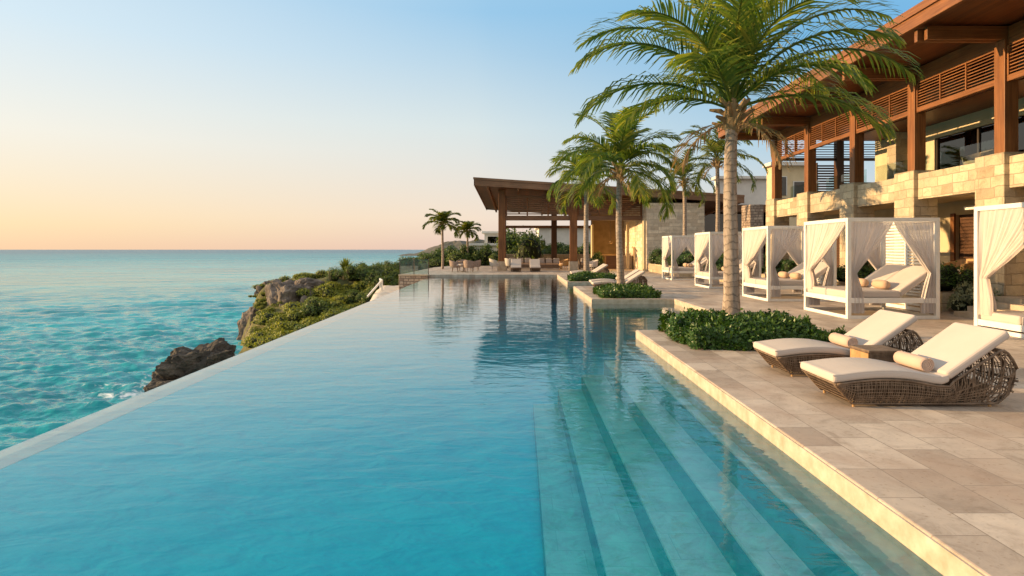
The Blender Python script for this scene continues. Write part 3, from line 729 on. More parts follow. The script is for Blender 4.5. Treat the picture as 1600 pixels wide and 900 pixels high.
palm('palm_tree', 'tall thin palm between the pavilion stone wall and the hotel building', 'palm', (at(1121,33),33,0), 6.1, (0.0,0), 0.13, 0.10, ring(8,18,(-5,84)), 2.7, 0.6, 32, 5, 'frond_far', fw=0.055)
palm('palm_tree', 'small palm on the green slope nearest to the sea', 'palm', (at(691,48),48,-0.6), 3.9, (0.05,0), 0.11, 0.085, ring(9,13,(5,80)), 1.5, 0.62, 30, 6, 'frond_far', fw=0.085, dry=0, unique=False)
palm('palm_tree', 'small palm on the green slope next to the pale low house', 'palm', (at(731,58),58,-0.6), 3.6, (0.0,0), 0.11, 0.085, ring(10,13,(5,80)), 1.35, 0.6, 30, 7, 'frond_far', fw=0.09, dry=0, unique=False)

bed('shrub_bed', 'dense glossy green shrub bed around the foot of the big palm', 2.55, 4.75, 9.15, 11.35, 0.42, 12000, 0.072, 1)
bed('shrub_bed', 'clipped green shrub bed at the pool corner in front of two loungers', 2.5, 4.25, 18.95, 20.9, 0.34, 4200, 0.085, 2)
bed('shrub_bed', 'small clipped shrub bed on the farthest pool corner below the slim palm', 2.35, 4.6, 29.0, 30.6, 0.36, 3000, 0.10, 3)

# --- coastal bushes
rng = random.Random(5)
G = 'bushes on the coastal slope'
k = 0
for i in range(1000):
    px = rng.uniform(352, 640); D = rng.uniform(27, 50)
    x = at(px, D); s = x - float(np.interp(D, SY, SX))
    if s < 0.9 or x > rim_x(D) - 1.6: continue
    z = float(terrain(x, D))
    if z < -4.2: continue
    yy = 390 + (1.5-z-0.9)*F/D
    ry = 390 + (px-672)*(-0.394) + 46      # screen height of the pool rim
    if yy > ry + 22: continue
    if yy < float(np.interp(px, [352,388,400,470,500,520,640], [514,508,506,474,446,424,408])): continue
    if 512 < px < 568 and yy < 432: continue
    if px > 575 and D < 40: continue
    kind = rng.choice(['coast_a','coast_b','coast_a','coast_b','hedge_b','silver' if px > 560 else 'coast_b'])
    bush(kind, 'coastal_bush', {'s': 'silvery bush on the slope below the infinity edge', 'h': 'dark green bush on the slope below the infinity edge', 'c': 'yellow green bush on the slope below the infinity edge'}[kind[0]], 'bush',
         (x, D, z-0.12), rng.uniform(0.55, 1.15), rng.uniform(0, 6.28), G)
    k += 1
    if k > 95: break
n_ = 0
for i in range(600):                                    # low growth between the rocks of the cliff
    px = rng.uniform(386, 505); D = rng.uniform(34, 47); x = at(px, D); z = float(terrain(x, D)); s = x - float(np.interp(D, SY, SX))
    if s < 0.7 or z < -4.6: continue
    bush('coast_b', 'cliff_shrub', 'tiny yellow green shrub clinging to the cliff between the rocks', 'shrub', (x, D, z-0.05), rng.uniform(0.28, 0.5), rng.uniform(0, 6.28), 'tiny shrubs on the cliff', rng.uniform(0.25,0.4))
    n_ += 1
    if n_ > 90: break
for px, D, s in [(420,47.5,0.8),(440,46.3,0.55),(470,47.5,0.9),(500,48,1.0),(515,49,0.8),(405,45.4,0.45)]:
    bush('coast_a', 'coastal_bush', 'low green bush growing over the cliff top', 'bush', (at(px,D), D, float(terrain(at(px,D), D))-0.05), s, px, 'bushes on the cliff top', s*0.7)
# dark hedge between the cliff and the terrace
for i in range(15):
    D = 43 + i*0.9 + rng.uniform(-.4,.4); px = 560 + i*5.6 + rng.uniform(-8,8)
    x = at(px, D); bush(rng.choice(['hedge_a','hedge_b']), 'hedge_bush', 'dark green hedge bush between the cliff and the glass fence', 'bush', (x, D, -0.75), rng.uniform(0.8,1.1), rng.uniform(0,6), 'hedge beside the terrace', rng.uniform(0.8,1.0))
for i in range(26):                                     # behind the terrace
    px = 655 + i*5.6 + rng.uniform(-4,4); D = 58 + rng.uniform(0,10)
    bush(rng.choice(['hedge_a','hedge_b','coast_a']), 'hedge_bush', 'green bush of the tall hedge behind the terrace', 'bush', (at(px,D), D, -0.5), rng.uniform(1.2,1.6), rng.uniform(0,6), 'tall hedge behind the terrace', rng.uniform(1.15,1.6)*(0.8+0.35*(px > 690)))
for i in range(20):                                     # behind the pavilion
    px = 795 + i*6.0 + rng.uniform(-3,3); D = 60 + rng.uniform(0,5)
    bush(rng.choice(['hedge_a','hedge_b']), 'garden_bush', 'green garden bush seen through the open pavilion', 'bush', (at(px,D), D, 0), rng.uniform(1.2,1.6), rng.uniform(0,6), 'garden bushes behind the pavilion', rng.uniform(1.2,1.6))
bush('hedge_a', 'round_tree', 'big round clipped tree rising above the bushes behind the pavilion', 'tree', (at(824,62), 62, 0), 2.4, 1.0, None, 2.9)

# spiky yucca on the cliff
root = thing('yucca', 'spiky yucca with pale dead leaves on the cliff top', 'plant', (at(540,46), 46, -0.85))
mbl, mbd = MB(), MB(); rg = random.Random(4)
for k in range(150):
    a = rg.uniform(0,6.28); e = R(rg.uniform(-5,85)); L = rg.uniform(0.9,1.3)
    d = Vector((math.cos(a)*math.cos(e), math.sin(a)*math.cos(e), math.sin(e))); b0 = Vector((0,0,0.7)); sd = d.cross(Vector((0,0,1))).normalized()*0.05
    mid = b0+d*L*0.55; tip = b0+d*L+Vector((0,0,-0.12))
    mbl.add([b0-sd*0.5, b0+sd*0.5, mid+sd, mid-sd, tip], [(0,1,2,3),(3,2,4)])
for k in range(90):
    a = rg.uniform(0,6.28); d = Vector((math.cos(a), math.sin(a), 0)); sd = Vector((-d.y,d.x,0))*0.05
    b0 = d*0.12+Vector((0,0,0.75)); mid = d*0.5+Vector((0,0,0.45)); tip = d*rg.uniform(0.35,0.6)+Vector((0,0,-0.1))
    mbd.add([b0-sd, b0+sd, mid+sd, mid-sd, tip], [(0,1,2,3),(3,2,4)])
mbl.build('leaf_rosette', M['coast'], root); mbd.build('dead_leaf_skirt', M['frond_dry'], root)
MB().tube([(0,0,-0.3),(0,0,0.75)], [0.14,0.10], 8).build('trunk', M['stem'], root)

# ------------------------------------------------------------------ coast path, retaining wall and glass fence
mb = MB(); mb.grid(24, 8, lambda u, v: (-8.6+v*2.6+0.4*math.sin(u*5), 27+u*13, -2.15+u*1.25+0.05*noise.noise(Vector((u*20,v*6,0)))))
struct(mb.build('path', M['path'], smooth=True, thick=0.12))
root = thing('retaining_wall', 'low rough stone wall with coping at the corner of the infinity pool', 'wall', (-6.3,37,0))
MB().box(-1.0,0.70,-0.35,-0.02,-2.6,-0.06).build('stone_face', M['stone_rough'], root)
MB().box(-1.04,0.74,-0.39,0.0,-0.06,0.02).build('coping', M['coping'], root, bevel=0.01)
root = thing('glass_fence', 'clear glass fence on top of the low stone wall', 'fence', (-6.3,37,0.02))
for x0, x1 in ((-0.98,-0.16),(-0.13,0.70)): MB().box(x0,x1,-0.20,-0.185,0.02,0.90).build('glass_panel', M['glass'], root)
for x in (-1.0,-0.145,0.72): MB().box(x-0.02,x+0.02,-0.215,-0.17,0,0.93).build('post', M['metal'], root)
for y0, y1 in ((-0.12,2.0),(2.06,4.2),(4.26,6.4)): MB().box(-1.03,-1.015,y0,y1,0.02,0.90).build('glass_panel', M['glass'], root)
root = thing('path_railing', 'short white wooden railing beside the pale path', 'railing', (at(597,38),38,-1.1))
mb = MB(); mb.bar((0,0,-0.6),(0,0,0.75),0.09,0.09).bar((-0.5,1.6,-0.6),(-0.5,1.6,0.75),0.09,0.09); mb.build('post', M['white'], root)
mb = MB(); mb.bar((0,0,0.72),(-0.55,-1.4,-0.2),0.07,0.1).bar((0,0,0.70),(-0.5,1.6,0.70),0.07,0.09); mb.build('handrail', M['white'], root)

# ------------------------------------------------------------------ hotel building
FX = 11.0
PY = [13.99 - 3.16, 13.99, 17.2, 20.3, 23.6, 26.7]          # front corners of the posts
H = thing('hotel_building', 'two storey limestone hotel with timber posts and wide wooden roof', 'building', (0,0,0))
rz = lambda x: 6.66 + (11-x)*0.012
mb = MB(); y0, y1 = 3.0, 28.0
mb.hexa([(9.06,y0,6.66),(17.5,y0,6.60),(17.5,y1,6.60),(9.06,y1,6.66),(9.06,y0,6.96),(17.5,y0,7.3),(17.5,y1,7.3),(9.06,y1,6.96)])
roof = mb.build('roof', M['soffit'], H)
mb = MB().box(8.98,9.055,y0,y1+0.05,6.58,7.0).box(9.06,17.5,y1+0.003,y1+0.08,6.56,7.02); mb.build('fascia', M['wood_y'], roof, bevel=0.008)
MB().box(8.93,8.977,y0,y1+0.09,6.86,7.04).build('roof_trim', M['wood_y'], roof)
for i, y in enumerate(PY):
    pz = 3.72
    p = MB().box(FX-0.06,11.62,y-0.05,y+0.85,0,pz); p.build('stone_pillar', M['stone'], H, bevel=0.02)
    MB().box(FX,FX+0.32,y,y+0.32,pz,6.30).build('timber_post', M['wood_z'], H, bevel=0.012)
    for dy in (0.02, 0.19):
        MB().box(9.25-(0.12 if dy > .1 else 0), 13.9, y+dy, y+dy+0.11, 6.302, 6.60).build('roof_beam', M['wood_x'], H, bevel=0.008)
for i in range(len(PY)-1):
    a, b = PY[i], PY[i+1]
    MB().box(FX+0.06, FX+0.46, a+0.852, b-0.052, 2.90, 3.62).build('parapet', M['stone'], H, bevel=0.015)
    MB().box(FX+0.64, FX+0.652, a+0.45, a+(b-a)/2-0.02, 3.45, 4.22).build('glass_panel', M['glass'], H)
    MB().box(FX+0.64, FX+0.652, a+(b-a)/2+0.02, b-0.12, 3.45, 4.22).build('glass_panel', M['glass'], H)
    # louvre panel: frame with horizontal slats and two mullions
    q = MB(); ya, yb = a+0.322, b-0.002
    q.box(FX+0.05,FX+0.17,ya,yb,5.33,5.47); lv = q.build('louvre_rail', M['wood_y'], H, bevel=0.006)
    MB().box(FX+0.08,FX+0.14,ya,yb,6.14,6.58).build('header_board', M['wood_y'], H)
    s = MB()
    for k in range(8): z = 5.52+k*0.078; s.hexa([(FX+0.07,ya,z),(FX+0.135,ya,z+0.028),(FX+0.135,yb,z+0.028),(FX+0.07,yb,z),(FX+0.07,ya,z+0.022),(FX+0.135,ya,z+0.05),(FX+0.135,yb,z+0.05),(FX+0.07,yb,z+0.022)])
    s.build('louvre_slats', M['wood_y'], H)
    for t in (0.0, 1/3, 2/3, 1.0):
        yy = ya + 0.03 + (yb-ya-0.06)*t; MB().box(FX+0.045,FX+0.155,yy-0.022,yy+0.022,5.471,6.139).build('mullion', M['wood_z'], H)
MB().box(FX+0.6,12.995,3.0,22.3,5.44,5.52).build('room_ceiling', M['soffit'], H)
# floors, ceilings and inner walls
MB().box(FX+0.47,17.4,3.0,27.6,2.96,3.40).build('upper_floor', M['plaster'], H)
MB().box(FX-0.05,17.4,14.9,27.4,0.003,0.45).build('ground_floor', M['coping'], H)
MB().box(FX-0.05,17.4,6.0,13.9,0.003,0.45).build('ground_floor', M['coping'], H)
def wall_x(x, y0, y1, z0, z1, holes, mat='plaster', t=0.25, name='inner_wall'):
    """wall facing -X with rectangular openings (ya, yb, za, zb)"""
    mb = MB(); ys = sorted({y0, y1, *[h[0] for h in holes], *[h[1] for h in holes]}); 
    for a, b in zip(ys[:-1], ys[1:]):
        hs = [h for h in holes if h[0] <= a and h[1] >= b]
        if hs:
            h = hs[0]
            if h[2] > z0: mb.box(x, x+t, a, b, z0, h[2])
            if h[3] < z1: mb.box(x, x+t, a, b, h[3], z1)
        else: mb.box(x, x+t, a, b, z0, z1)
    return mb.build(name, M[mat], H)
wall_x(13.0, 3.0, 22.6, 3.402, 6.60, [(7,10,3.402,5.0),(11.5,14.2,3.402,5.0),(15.8,19.35,3.402,5.0)])
for a, b in ((7,10),(11.5,14.2),(15.8,19.35)):
    w = MB().box(13.09,13.12,a,b,3.41,5.0).build('window', M['window'], H)
    for yy in (a+0.03, (a+b)/2, b-0.03): MB().box(13.05,13.16,yy-0.03,yy+0.03,3.402,4.99).build('window_frame', M['metal'], w)
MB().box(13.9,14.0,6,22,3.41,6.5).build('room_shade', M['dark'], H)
MB().box(13.26,14.4,22.35,22.6,3.402,6.55).build('inner_wall', M['plaster'], H)
MB().box(12.55,12.995,20.6,21.1,3.402,6.30).build('inner_wall', M['stone'], H)
# open end of the upper terrace: rear post, slatted screen, high louvres
for x in (14.0, 16.8): MB().box(x,x+0.3,27.25,27.55,3.402,6.56).build('timber_post', M['wood_dark'], H)
s = MB()
for k in range(6): s.box(FX+0.33,17.2,27.36,27.42,5.62+k*0.11,5.65+k*0.11)
s.build('louvre_slats', M['wood_dark_x'], H)
MB().box(FX+0.33,17.2,27.34,27.46,5.46,5.58).build('roof_beam', M['wood_dark_x'], H)
s = MB()
for k in range(16): s.box(13.3,14.9,27.60,27.64,3.5+k*0.115,3.57+k*0.115)
s.box(13.25,13.3,27.58,27.66,3.402,5.4).box(14.9,14.95,27.58,27.66,3.402,5.4); s.build('slatted_screen', M['wood_dark_x'], H)
# ground floor rooms
wall_x(13.2, 6.0, 27.4, 0.452, 2.958, [(8,10,0.452,2.5),(17.75,18.7,0.452,2.55),(21.4,23.0,0.452,2.55),(25.0,26.4,0.452,2.5)])
for a, b in ((8,10),(17.75,18.7),(21.4,23.0),(25.0,26.4)):
    d = MB(); d.box(13.32,13.36,a,b,0.46,2.55)
    dd = d.build('door', M['wood_dark'], H)
    e = MB()
    for k in range(18): e.box(13.28,13.318,a+0.09,b-0.09,0.62+k*0.105,0.68+k*0.105)
    e.build('door_slats', M['wood_dark_x'], dd)
    MB().box(13.14,13.198,a-0.14,a+0.02,0.453,2.6).box(13.14,13.198,b-0.02,b+0.14,0.453,2.6).build('door_frame', M['wood_z'], dd)
MB().box(12.3,12.36,14.9,17.1,2.60,2.70).build('curtain_rail', M['white'], H)
# entrance steps beside the nearest pillar
st = struct(MB().box(9.75,10.949,11.75,13.86,0.003,0.115).box(10.05,10.948,11.752,13.858,0.115,0.228).box(10.35,10.947,11.754,13.856,0.228,0.34).box(10.65,10.946,11.756,13.854,0.34,0.45).build('entrance_steps', M['coping']))

# planters along the facade
PG = 'stone planters along the hotel'
def planter(x0, x1, y0, y1, h, label, nb, seed, s=0.8):
    r = thing('planter', label, 'planter', ((x0+x1)/2, (y0+y1)/2, 0), 0, PG); a, b = (x1-x0)/2, (y1-y0)/2; t = 0.09
    MB().box(-a,-a+t,-b,b,0,h).box(a-t,a,-b,b,0,h).box(-a+t,a-t,-b,-b+t,0,h).box(-a+t,a-t,b-t,b,0,h).build('planter_box', M['stone'], r, bevel=0.01)
    MB().box(-a+t,a-t,-b+t,b-t,0,h-0.06).build('soil', M['soil'], r)
    rr = random.Random(seed)
    for k in range(nb):
        y = y0+0.35+(y1-y0-0.7)*(k+0.5)/nb
        bush('planter', 'planter_shrub', 'glossy green shrub in the ' + label, 'shrub', ((x0+x1)/2+rr.uniform(-.08,.08), y, h-0.06), s*rr.uniform(0.85,1.1), rr.uniform(0,6), PG.replace('stone planters', 'shrubs in planters')+' '+str(seed), s*rr.uniform(0.7,0.95))
planter(10.2,10.9,14.9,17.3,0.47,'stone planter beside the steps behind the large near daybed',4,1)
planter(10.2,10.9,18.0,21.2,0.47,'stone planter behind the third daybed from the pavilion',5,2)
planter(10.2,10.9,22.2,26.4,0.47,'stone planter behind the second daybed from the pavilion',6,3)
planter(9.3,10.9,27.6,32.2,0.47,'stone planter between the two far daybeds and the hotel',6,4)
planter(8.7,10.1,34.0,42.2,0.55,'long stone planter at the foot of the pavilion stone wall',9,5,1.15)
bush('silver', 'pale_shrub', 'pale silvery shrub at the foot of the steps', 'shrub', (10.55,14.3,0), 0.6, 1.0, None, 0.9)

# ------------------------------------------------------------------ daybeds
def curtain(p0, p1, tie_at, zt, ztie, zb, seed, wtop=1.0, pleats=11, flare=0.20):
    """sheet hanging from the rail p0-p1 (2-D), drawn to p0's end and tied there; below the tie it flares"""
    p0, p1 = Vector((p0[0],p0[1],0)), Vector((p1[0],p1[1],0)); d = (p1-p0); L = d.length; d.normalize(); nrm = Vector((-d.y,d.x,0)); r = random.Random(seed); ph = r.uniform(0,6)
    def fn(u, v):
        z = zt + (zb-zt)*v; tt = (zt-z)/(zt-ztie)
        if tt <= 1: wd = L*wtop*((1-tt)**0.85*(1-0.11)+0.11) ; wd = L*wtop*(1-tt**1.15*(1-0.10))
        else:
            q = (z-ztie)/(zb-ztie); wd = L*wtop*(0.10+flare*min(1, q*1.6)**0.8)
        amp = 0.018+0.012*min(tt,1)
        if abs(tt-1) < 0.06: amp = 0.03
        x = 0.035 + u*wd
        a = pleats*2*math.pi*u + ph + 0.6*math.sin(3*v+u*4)
        off = (amp*math.sin(a) + 0.014*math.sin(a*2.3+1) + 0.02*math.sin(a*0.37+ph)*min(1,tt))
        sag = -0.02*math.sin(math.pi*u)*(tt < 1)
        c = p0 + d*x + nrm*off; return (c.x, c.y, z+sag*min(1,tt*4))
    mb = MB(); mb.grid(88, 34, fn); return mb
def daybed(label, loc, low=False, W=2.0, Dp=2.06, Ht=2.19, sd=0):
    r = thing('canopy_daybed', label, 'daybed', loc, 0, 'white canopy daybeds on the deck'); t = 0.085
    for x in (0, W-t):
        for y in (0, Dp-t): MB().box(x,x+t,y,y+t,0,Ht-t).build('post', M['white'], r, bevel=0.006)
    f = MB().box(0,W,0,t,Ht-t,Ht).box(0,W,Dp-t,Dp,Ht-t,Ht).box(0,t,t,Dp-t,Ht-t,Ht).box(W-t,W,t,Dp-t,Ht-t,Ht)
    f.build('top_frame', M['white'], r, bevel=0.006)
    b = MB().box(t,W-t,0.01,t-0.01,0.0,0.07).box(t,W-t,Dp-t+0.01,Dp-0.01,0,0.07).box(0.01,t-0.01,t,Dp-t,0,0.07).box(W-t+0.01,W-0.01,t,Dp-t,0,0.07)
    b.build('base_rail', M['white'], r, bevel=0.004)
    zr = 0.10 if low else 0.34
    pf = MB().box(t,W-t,0.012,t-0.014,zr,zr+0.11).box(t,W-t,Dp-t+0.01,Dp-0.01,zr,zr+0.11).box(0.012,t-0.012,t,Dp-t,zr,zr+0.11).box(W-t+0.01,W-0.01,t,Dp-t,zr,zr+0.11)
    for k in range(12): x = t+0.05+k*(W-2*t-0.1)/11; pf.box(x-0.03,x+0.03,t,Dp-t,zr+0.06,zr+0.09)
    pf.build('bed_frame', M['white'], r, bevel=0.004)
    zm = zr+0.095; xs = W*0.60
    for k in (0, 1):
        ya = t+0.02 + k*(Dp-2*t-0.02)/2; yb = ya+(Dp-2*t-0.06)/2
        MB().box(0.03,xs+(0.02),ya,yb,zm,zm+0.17).build('mattress', M['cushion'], r, bevel=0.045, seg=3)
        a = R(35); L = 0.98; ca, sa = math.cos(a), math.sin(a); px, pz = xs+0.03, zm+0.03
        def q(s, h): return (px+s*ca-h*sa, pz+s*sa+h*ca)
        pr = [q(0,0), q(L,0), q(L,0.15), q(0.03,0.15)]
        MB().prism(pr, 'y', ya, yb).build('back_cushion', M['cushion'], r, bevel=0.04, seg=3, fix=True)
    lg = MB()
    for y in (0.25, Dp/2, Dp-0.25): lg.bar((xs+0.05,y,zr+0.09),(W-0.22,y,zm+0.55),0.04,0.04).bar((W-0.24,y,zm+0.5),(W-0.24,y,zr+0.05),0.03,0.03)
    lg.build('back_support', M['white'], r)
    zt, ztie, zb = Ht-t-0.005, 0.98, 0.12
    C = [((t,t/2),(W/2,t/2)), ((W-t,t/2),(W/2,t/2)), ((t,Dp-t/2),(W/2,Dp-t/2)), ((W-t,Dp-t/2),(W/2,Dp-t/2)), ((t/2,Dp-t),(t/2,t))]
    for k, (p, q_) in enumerate(C):
        cu = curtain(p, q_, 0, zt, ztie, zb if k != 4 else (zr+0.20), k+1+sd*10, 0.98-0.05*((k+sd)%3 == 1), (9 if k < 4 else 13)+(k+sd)%3, 0.20 if k < 4 else 0.06).build('curtain', M['curtain'], r, smooth=True)
    return r
def pillows(loc, zm, who):
    for k in (0, 1):
        y = 0.62 + k*0.85
        pts = [(0,-0.22,0),(0,-0.2,0),(0,-0.1,0),(0,0.1,0),(0,0.2,0),(0,0.22,0)]
        mb = MB().tube([(p[0],p[1]*1.15,p[2]) for p in pts], [0.03,0.085,0.1,0.1,0.085,0.03], 14)
        o = mb.build('bolster_pillow', M['pillow'], None, smooth=True); o.location = (loc[0]+1.08, loc[1]+y, zm+0.17+0.11)
        tag(o, ('nearer' if k == 0 else 'farther') + ' tan bolster pillow on the ' + who, 'pillow', 'bolster pillows on the daybeds')
names = ['large white canopy daybed with slatted screen behind it', 'white canopy daybed just behind the big palm trunk', 'white canopy daybed second from the pavilion, half behind the palm trunk', 'smallest and farthest white canopy daybed near the stone wall']
D0 = daybed(names[0], (7.04,13.27,0)); register(D0); pillows((7.04,13.27), 0.435, 'large near daybed')
for nm, loc, who in ((names[1],(7.13,17.8,0),'daybed behind the palm trunk'),(names[2],(7.27,23.75,0),'second daybed from the pavilion'),(names[3],(7.35,30.1,0),'farthest daybed')):
    daybed(nm, loc, sd=int(loc[1])); pillows(loc, 0.435, who)
daybed('low white canopy daybed with its bed near the ground beside the stone steps', (8.47,9.45,0), True, 2.0, 2.06, 2.30)

# louvred screens behind the daybeds
def screen(label, x, y0, y1):
    r = thing('louvred_screen', label, 'screen', (x,y0,0), 0, 'white louvred screens behind the daybeds'); n = 2; w = (y1-y0)/n
    for k in range(n):
        a, b = k*w, (k+1)*w-0.01; s = MB().box(0,0.05,a,a+0.05,0.02,2.12).box(0,0.05,b-0.05,b,0.02,2.12).box(0.002,0.048,a+0.05,b-0.05,2.06,2.12).box(0.002,0.048,a+0.05,b-0.05,0.02,0.10)
        p = s.build('panel_frame', M['white'], r)
        sl = MB()
        for j in range(25): z = 0.14+j*0.077; sl.hexa([(0.0,a+0.05,z),(0.045,a+0.05,z+0.03),(0.045,b-0.05,z+0.03),(0.0,b-0.05,z),(0.0,a+0.05,z+0.03),(0.045,a+0.05,z+0.06),(0.045,b-0.05,z+0.06),(0.0,b-0.05,z+0.03)])
        sl.build('slats', M['white'], p)
screen('white louvred screen close behind the large near daybed', 9.55, 14.3, 16.25)
screen('white louvred screen behind the daybed by the palm trunk', 9.55, 18.75, 20.4)

# ------------------------------------------------------------------ wicker loungers
def lounger(label, loc, group):
    r = thing('wicker_lounger', label, 'sun lounger', loc, 0, group); rg = random.Random(2); W = 0.70
    def top(x):   # upper outline of the woven body, x from 0
        if x < 1.08: return 0.225 + 0.045*math.sin(math.pi*min(x/0.95,1.0)) - 0.02*max(0,(x-0.7)/0.4)
        if x < 1.56: return 0.235 + (x-1.08)*0.66
        return 0.552 - ((x-1.56)/0.16)**2*0.20
    def bot(x):
        if x < 0.17: return 0.225 - x/0.17*0.19
        if x > 1.52: return 0.035 + ((x-1.52)/0.2)**2*0.20
        return 0.035
    XM = 1.715
    def side_pt(x, q, y):      # q 0 bottom .. 1 top ; belly out a little
        z = bot(x) + (top(x)-bot(x))*q
        bulge = 0.025*math.sin(math.pi*q)*(1 if y > W/2 else -1)
        taper = 0.05*(1-q)*(-1 if y > W/2 else 1)
        return (x, y+bulge+taper, z)
    wv = MB()
    for y in (0.0, W):
        # upright strands
        n = 78
        for k in range(n):
            x = 0.02 + (XM-0.05)*(k+rg.uniform(-.3,.3))/n; sl = rg.uniform(-.02,.02)
            if x > 1.15: sl = rg.uniform(-.045,.045)
            if x > 1.15 and rg.random() < 0.25: continue
            pts = [side_pt(min(max(x+sl*(j/4-0.5),0.005),XM-0.005), j/4, y) for j in range(5)]
            wv.tube(pts, 0.0050, 4, False)
        for q in (0.12,0.2,0.28,0.36,0.5,0.64,0.8,0.9):
            pts = [side_pt(0.01+(1.12+0.55*(q<0.55)-0.01)*j/26, q, y) for j in range(27)]
            wv.tube(pts, 0.0055, 4, False)
        for k in range(20):     # loose diagonal weave of the back hood
            xa = rg.uniform(1.1,XM-0.03); xb = min(max(xa+rg.uniform(-.3,.3),1.1),XM-0.03); qa, qb = rg.random()*0.3, 0.6+rg.random()*0.4
            wv.tube([side_pt(xa+(xb-xa)*j/6, qa+(qb-qa)*j/6, y) for j in range(7)], 0.005, 4, False)
    # front apron and back hood across
    for k in range(46):
        y = 0.02+(W-0.04)*k/45; wv.tube([(0.0,y,0.225),(0.085,y,0.13),(0.17,y,0.04)], 0.0042, 4, False)
    for q in (0.15,0.35,0.55,0.75): wv.tube([(0.17-0.17*q,0.03,0.035+0.19*q),(0.17-0.17*q,W-0.03,0.035+0.19*q)], 0.0045, 4, False)
    hood = [(1.55,0.04),(1.66,0.12),(XM,0.26),(1.70,0.40),(1.64,0.50),(1.56,0.55)]
    for k in range(30):
        y = 0.02+(W-0.04)*(k+rg.uniform(-.4,.4))/29; wv.tube([(x,min(max(y+0.025*math.sin(k+z*9),0.0),W),z) for x, z in hood], 0.0048, 4, False)
    for k in range(14):
        za, zb_ = rg.uniform(0.06,0.54), rg.uniform(0.06,0.54); zb_ = za+(zb_-za)*0.3; hx = lambda z: float(np.interp(z, [p_[1] for p_ in hood], [p_[0] for p_ in hood])); wv.tube([(hx(za+(zb_-za)*j/6), W*j/6, za+(zb_-za)*j/6) for j in range(7)], 0.0048, 4, False)
    wv.build('woven_body', M['wicker'], r)
    fr = MB()
    for y in (0.0, W):
        fr.tube([side_pt(0.005+(XM-0.01)*j/40, 1.0, y) for j in range(41)], 0.012, 6)
        fr.tube([side_pt(0.005+(XM-0.01)*j/40, 0.0, y) for j in range(41)], 0.012, 6)
    fr.tube([(0.0,0.0,0.225),(0.0,W,0.225)], 0.012, 6).tube([(1.56,0,0.55),(1.56,W,0.55)], 0.012, 6).tube([(XM,0,0.26),(XM,W,0.26)], 0.010, 6)
    fr.build('frame', M['wicker'], r, smooth=True)
    ln = MB(); ln.prism([(0.03,0.215),(0.19,0.05),(1.5,0.05),(1.53,0.20),(1.08,0.20),(0.5,0.235)], 'y', 0.12, W-0.12); ln.build('inner_shell', M['stem'], r, fix=True)
    for x in (0.2, 1.5):
        for y in (0.07, W-0.07): MB().tube([(x,y,0.0),(x,y,0.05)], 0.014, 8).build('foot', M['rattan'], r)
    # seat cushion follows the outline
    n = 14; up = [(-0.03+1.11*j/n, top(max(0.0,-0.03+1.11*j/n))+0.095) for j in range(n+1)]; lo = [(x, z-0.085) for x, z in up][::-1]
    MB().prism(up+lo, 'y', -0.005, W+0.005).build('seat_cushion', M['cushion'], r, bevel=0.03, seg=3, fix=True, smooth=False)
    for y in (0.003, W-0.003): MB().tube([(x,y,z-0.012) for x, z in up], 0.006, 5).build('piping', M['cushion'], r)
    a = math.atan(0.66)+0.03; ca, sa = math.cos(a), math.sin(a); L = 0.72; px, pz = 1.075, 0.262
    q = lambda s, h: (px+s*ca-h*sa, pz+s*sa+h*ca)
    MB().prism([q(0,0),q(L,0),q(L,0.085),q(0.0,0.085)], 'y', -0.005, W+0.005).build('back_cushion', M['cushion'], r, bevel=0.03, seg=3, fix=True)
    return r
def towel(loc, label):
    n = 34; sp = []
    for k in range(n*2+1):
        a = k/n*2*math.pi*1.6; rad = 0.012+0.056*min(1,k/(n*1.9)); sp.append((rad*math.cos(a), rad*math.sin(a)))
    r = thing('rolled_towel', label, 'towel', loc, 0, 'rolled towels on the loungers')
    MB().tube([(0,y,0) for y in (-0.215,-0.21,-0.1,0.1,0.21,0.215)], [0.058,0.066,0.069,0.069,0.066,0.058], 22).build('towel_roll', M['towel'], r, smooth=True)
    for sd in (-1, 1): MB().tube([(x,sd*0.217,z) for x, z in sp], 0.005, 4).build('rolled_edge', M['towel'], r)
    return r
LG = 'wicker sun loungers by the pool'
L1 = lounger('wicker lounger with ivory cushions nearest to the pool steps', (2.97,5.8,0), LG); register(L1)
dup(L1, (3.0,7.2,0), 0, 'wicker lounger between the small side table and the palm shrub bed')
T1 = towel((2.97+0.95,5.8+0.36,0.385), 'rolled peach towel on the nearest wicker lounger'); register(T1)
dup(T1, (3.0+0.95,7.2+0.36,0.385), 0, 'rolled peach towel on the wicker lounger beside the shrub bed')
FG = 'far wicker loungers'
for lab, loc, tl in [('white cushioned lounger just behind the middle palm trunk',(at(925,22.6),22.0,0),1),('white cushioned lounger behind its twin by the middle palm',(at(922,24),23.4,0),1),
                 ('white cushioned lounger beside the farthest shrub bed and slim palm',(at(893,32),31.6,0),0),('white cushioned lounger behind its twin by the slim palm',(at(893,33),33.0,0),0)]:
    o = dup(L1, loc, 0, lab); o['group'] = FG; o.scale = (1.12,1,1)
    if tl: dup(T1, (loc[0]+1.06,loc[1]+0.36,0.385), 0, 'rolled towel on the '+lab)
# two loungers that face the pool from its far end
for px, lab in ((806,'white padded lounger facing the pool nearest to the pavilion corner post'),(836,'white padded lounger facing the pool in front of the sofa')):
    o = dup(L1, (at(px,41.5)+0.36,41.2,0), R(90), lab); o['group'] = 'loungers at the far end of the pool'; o.scale = (1,1,1.15)

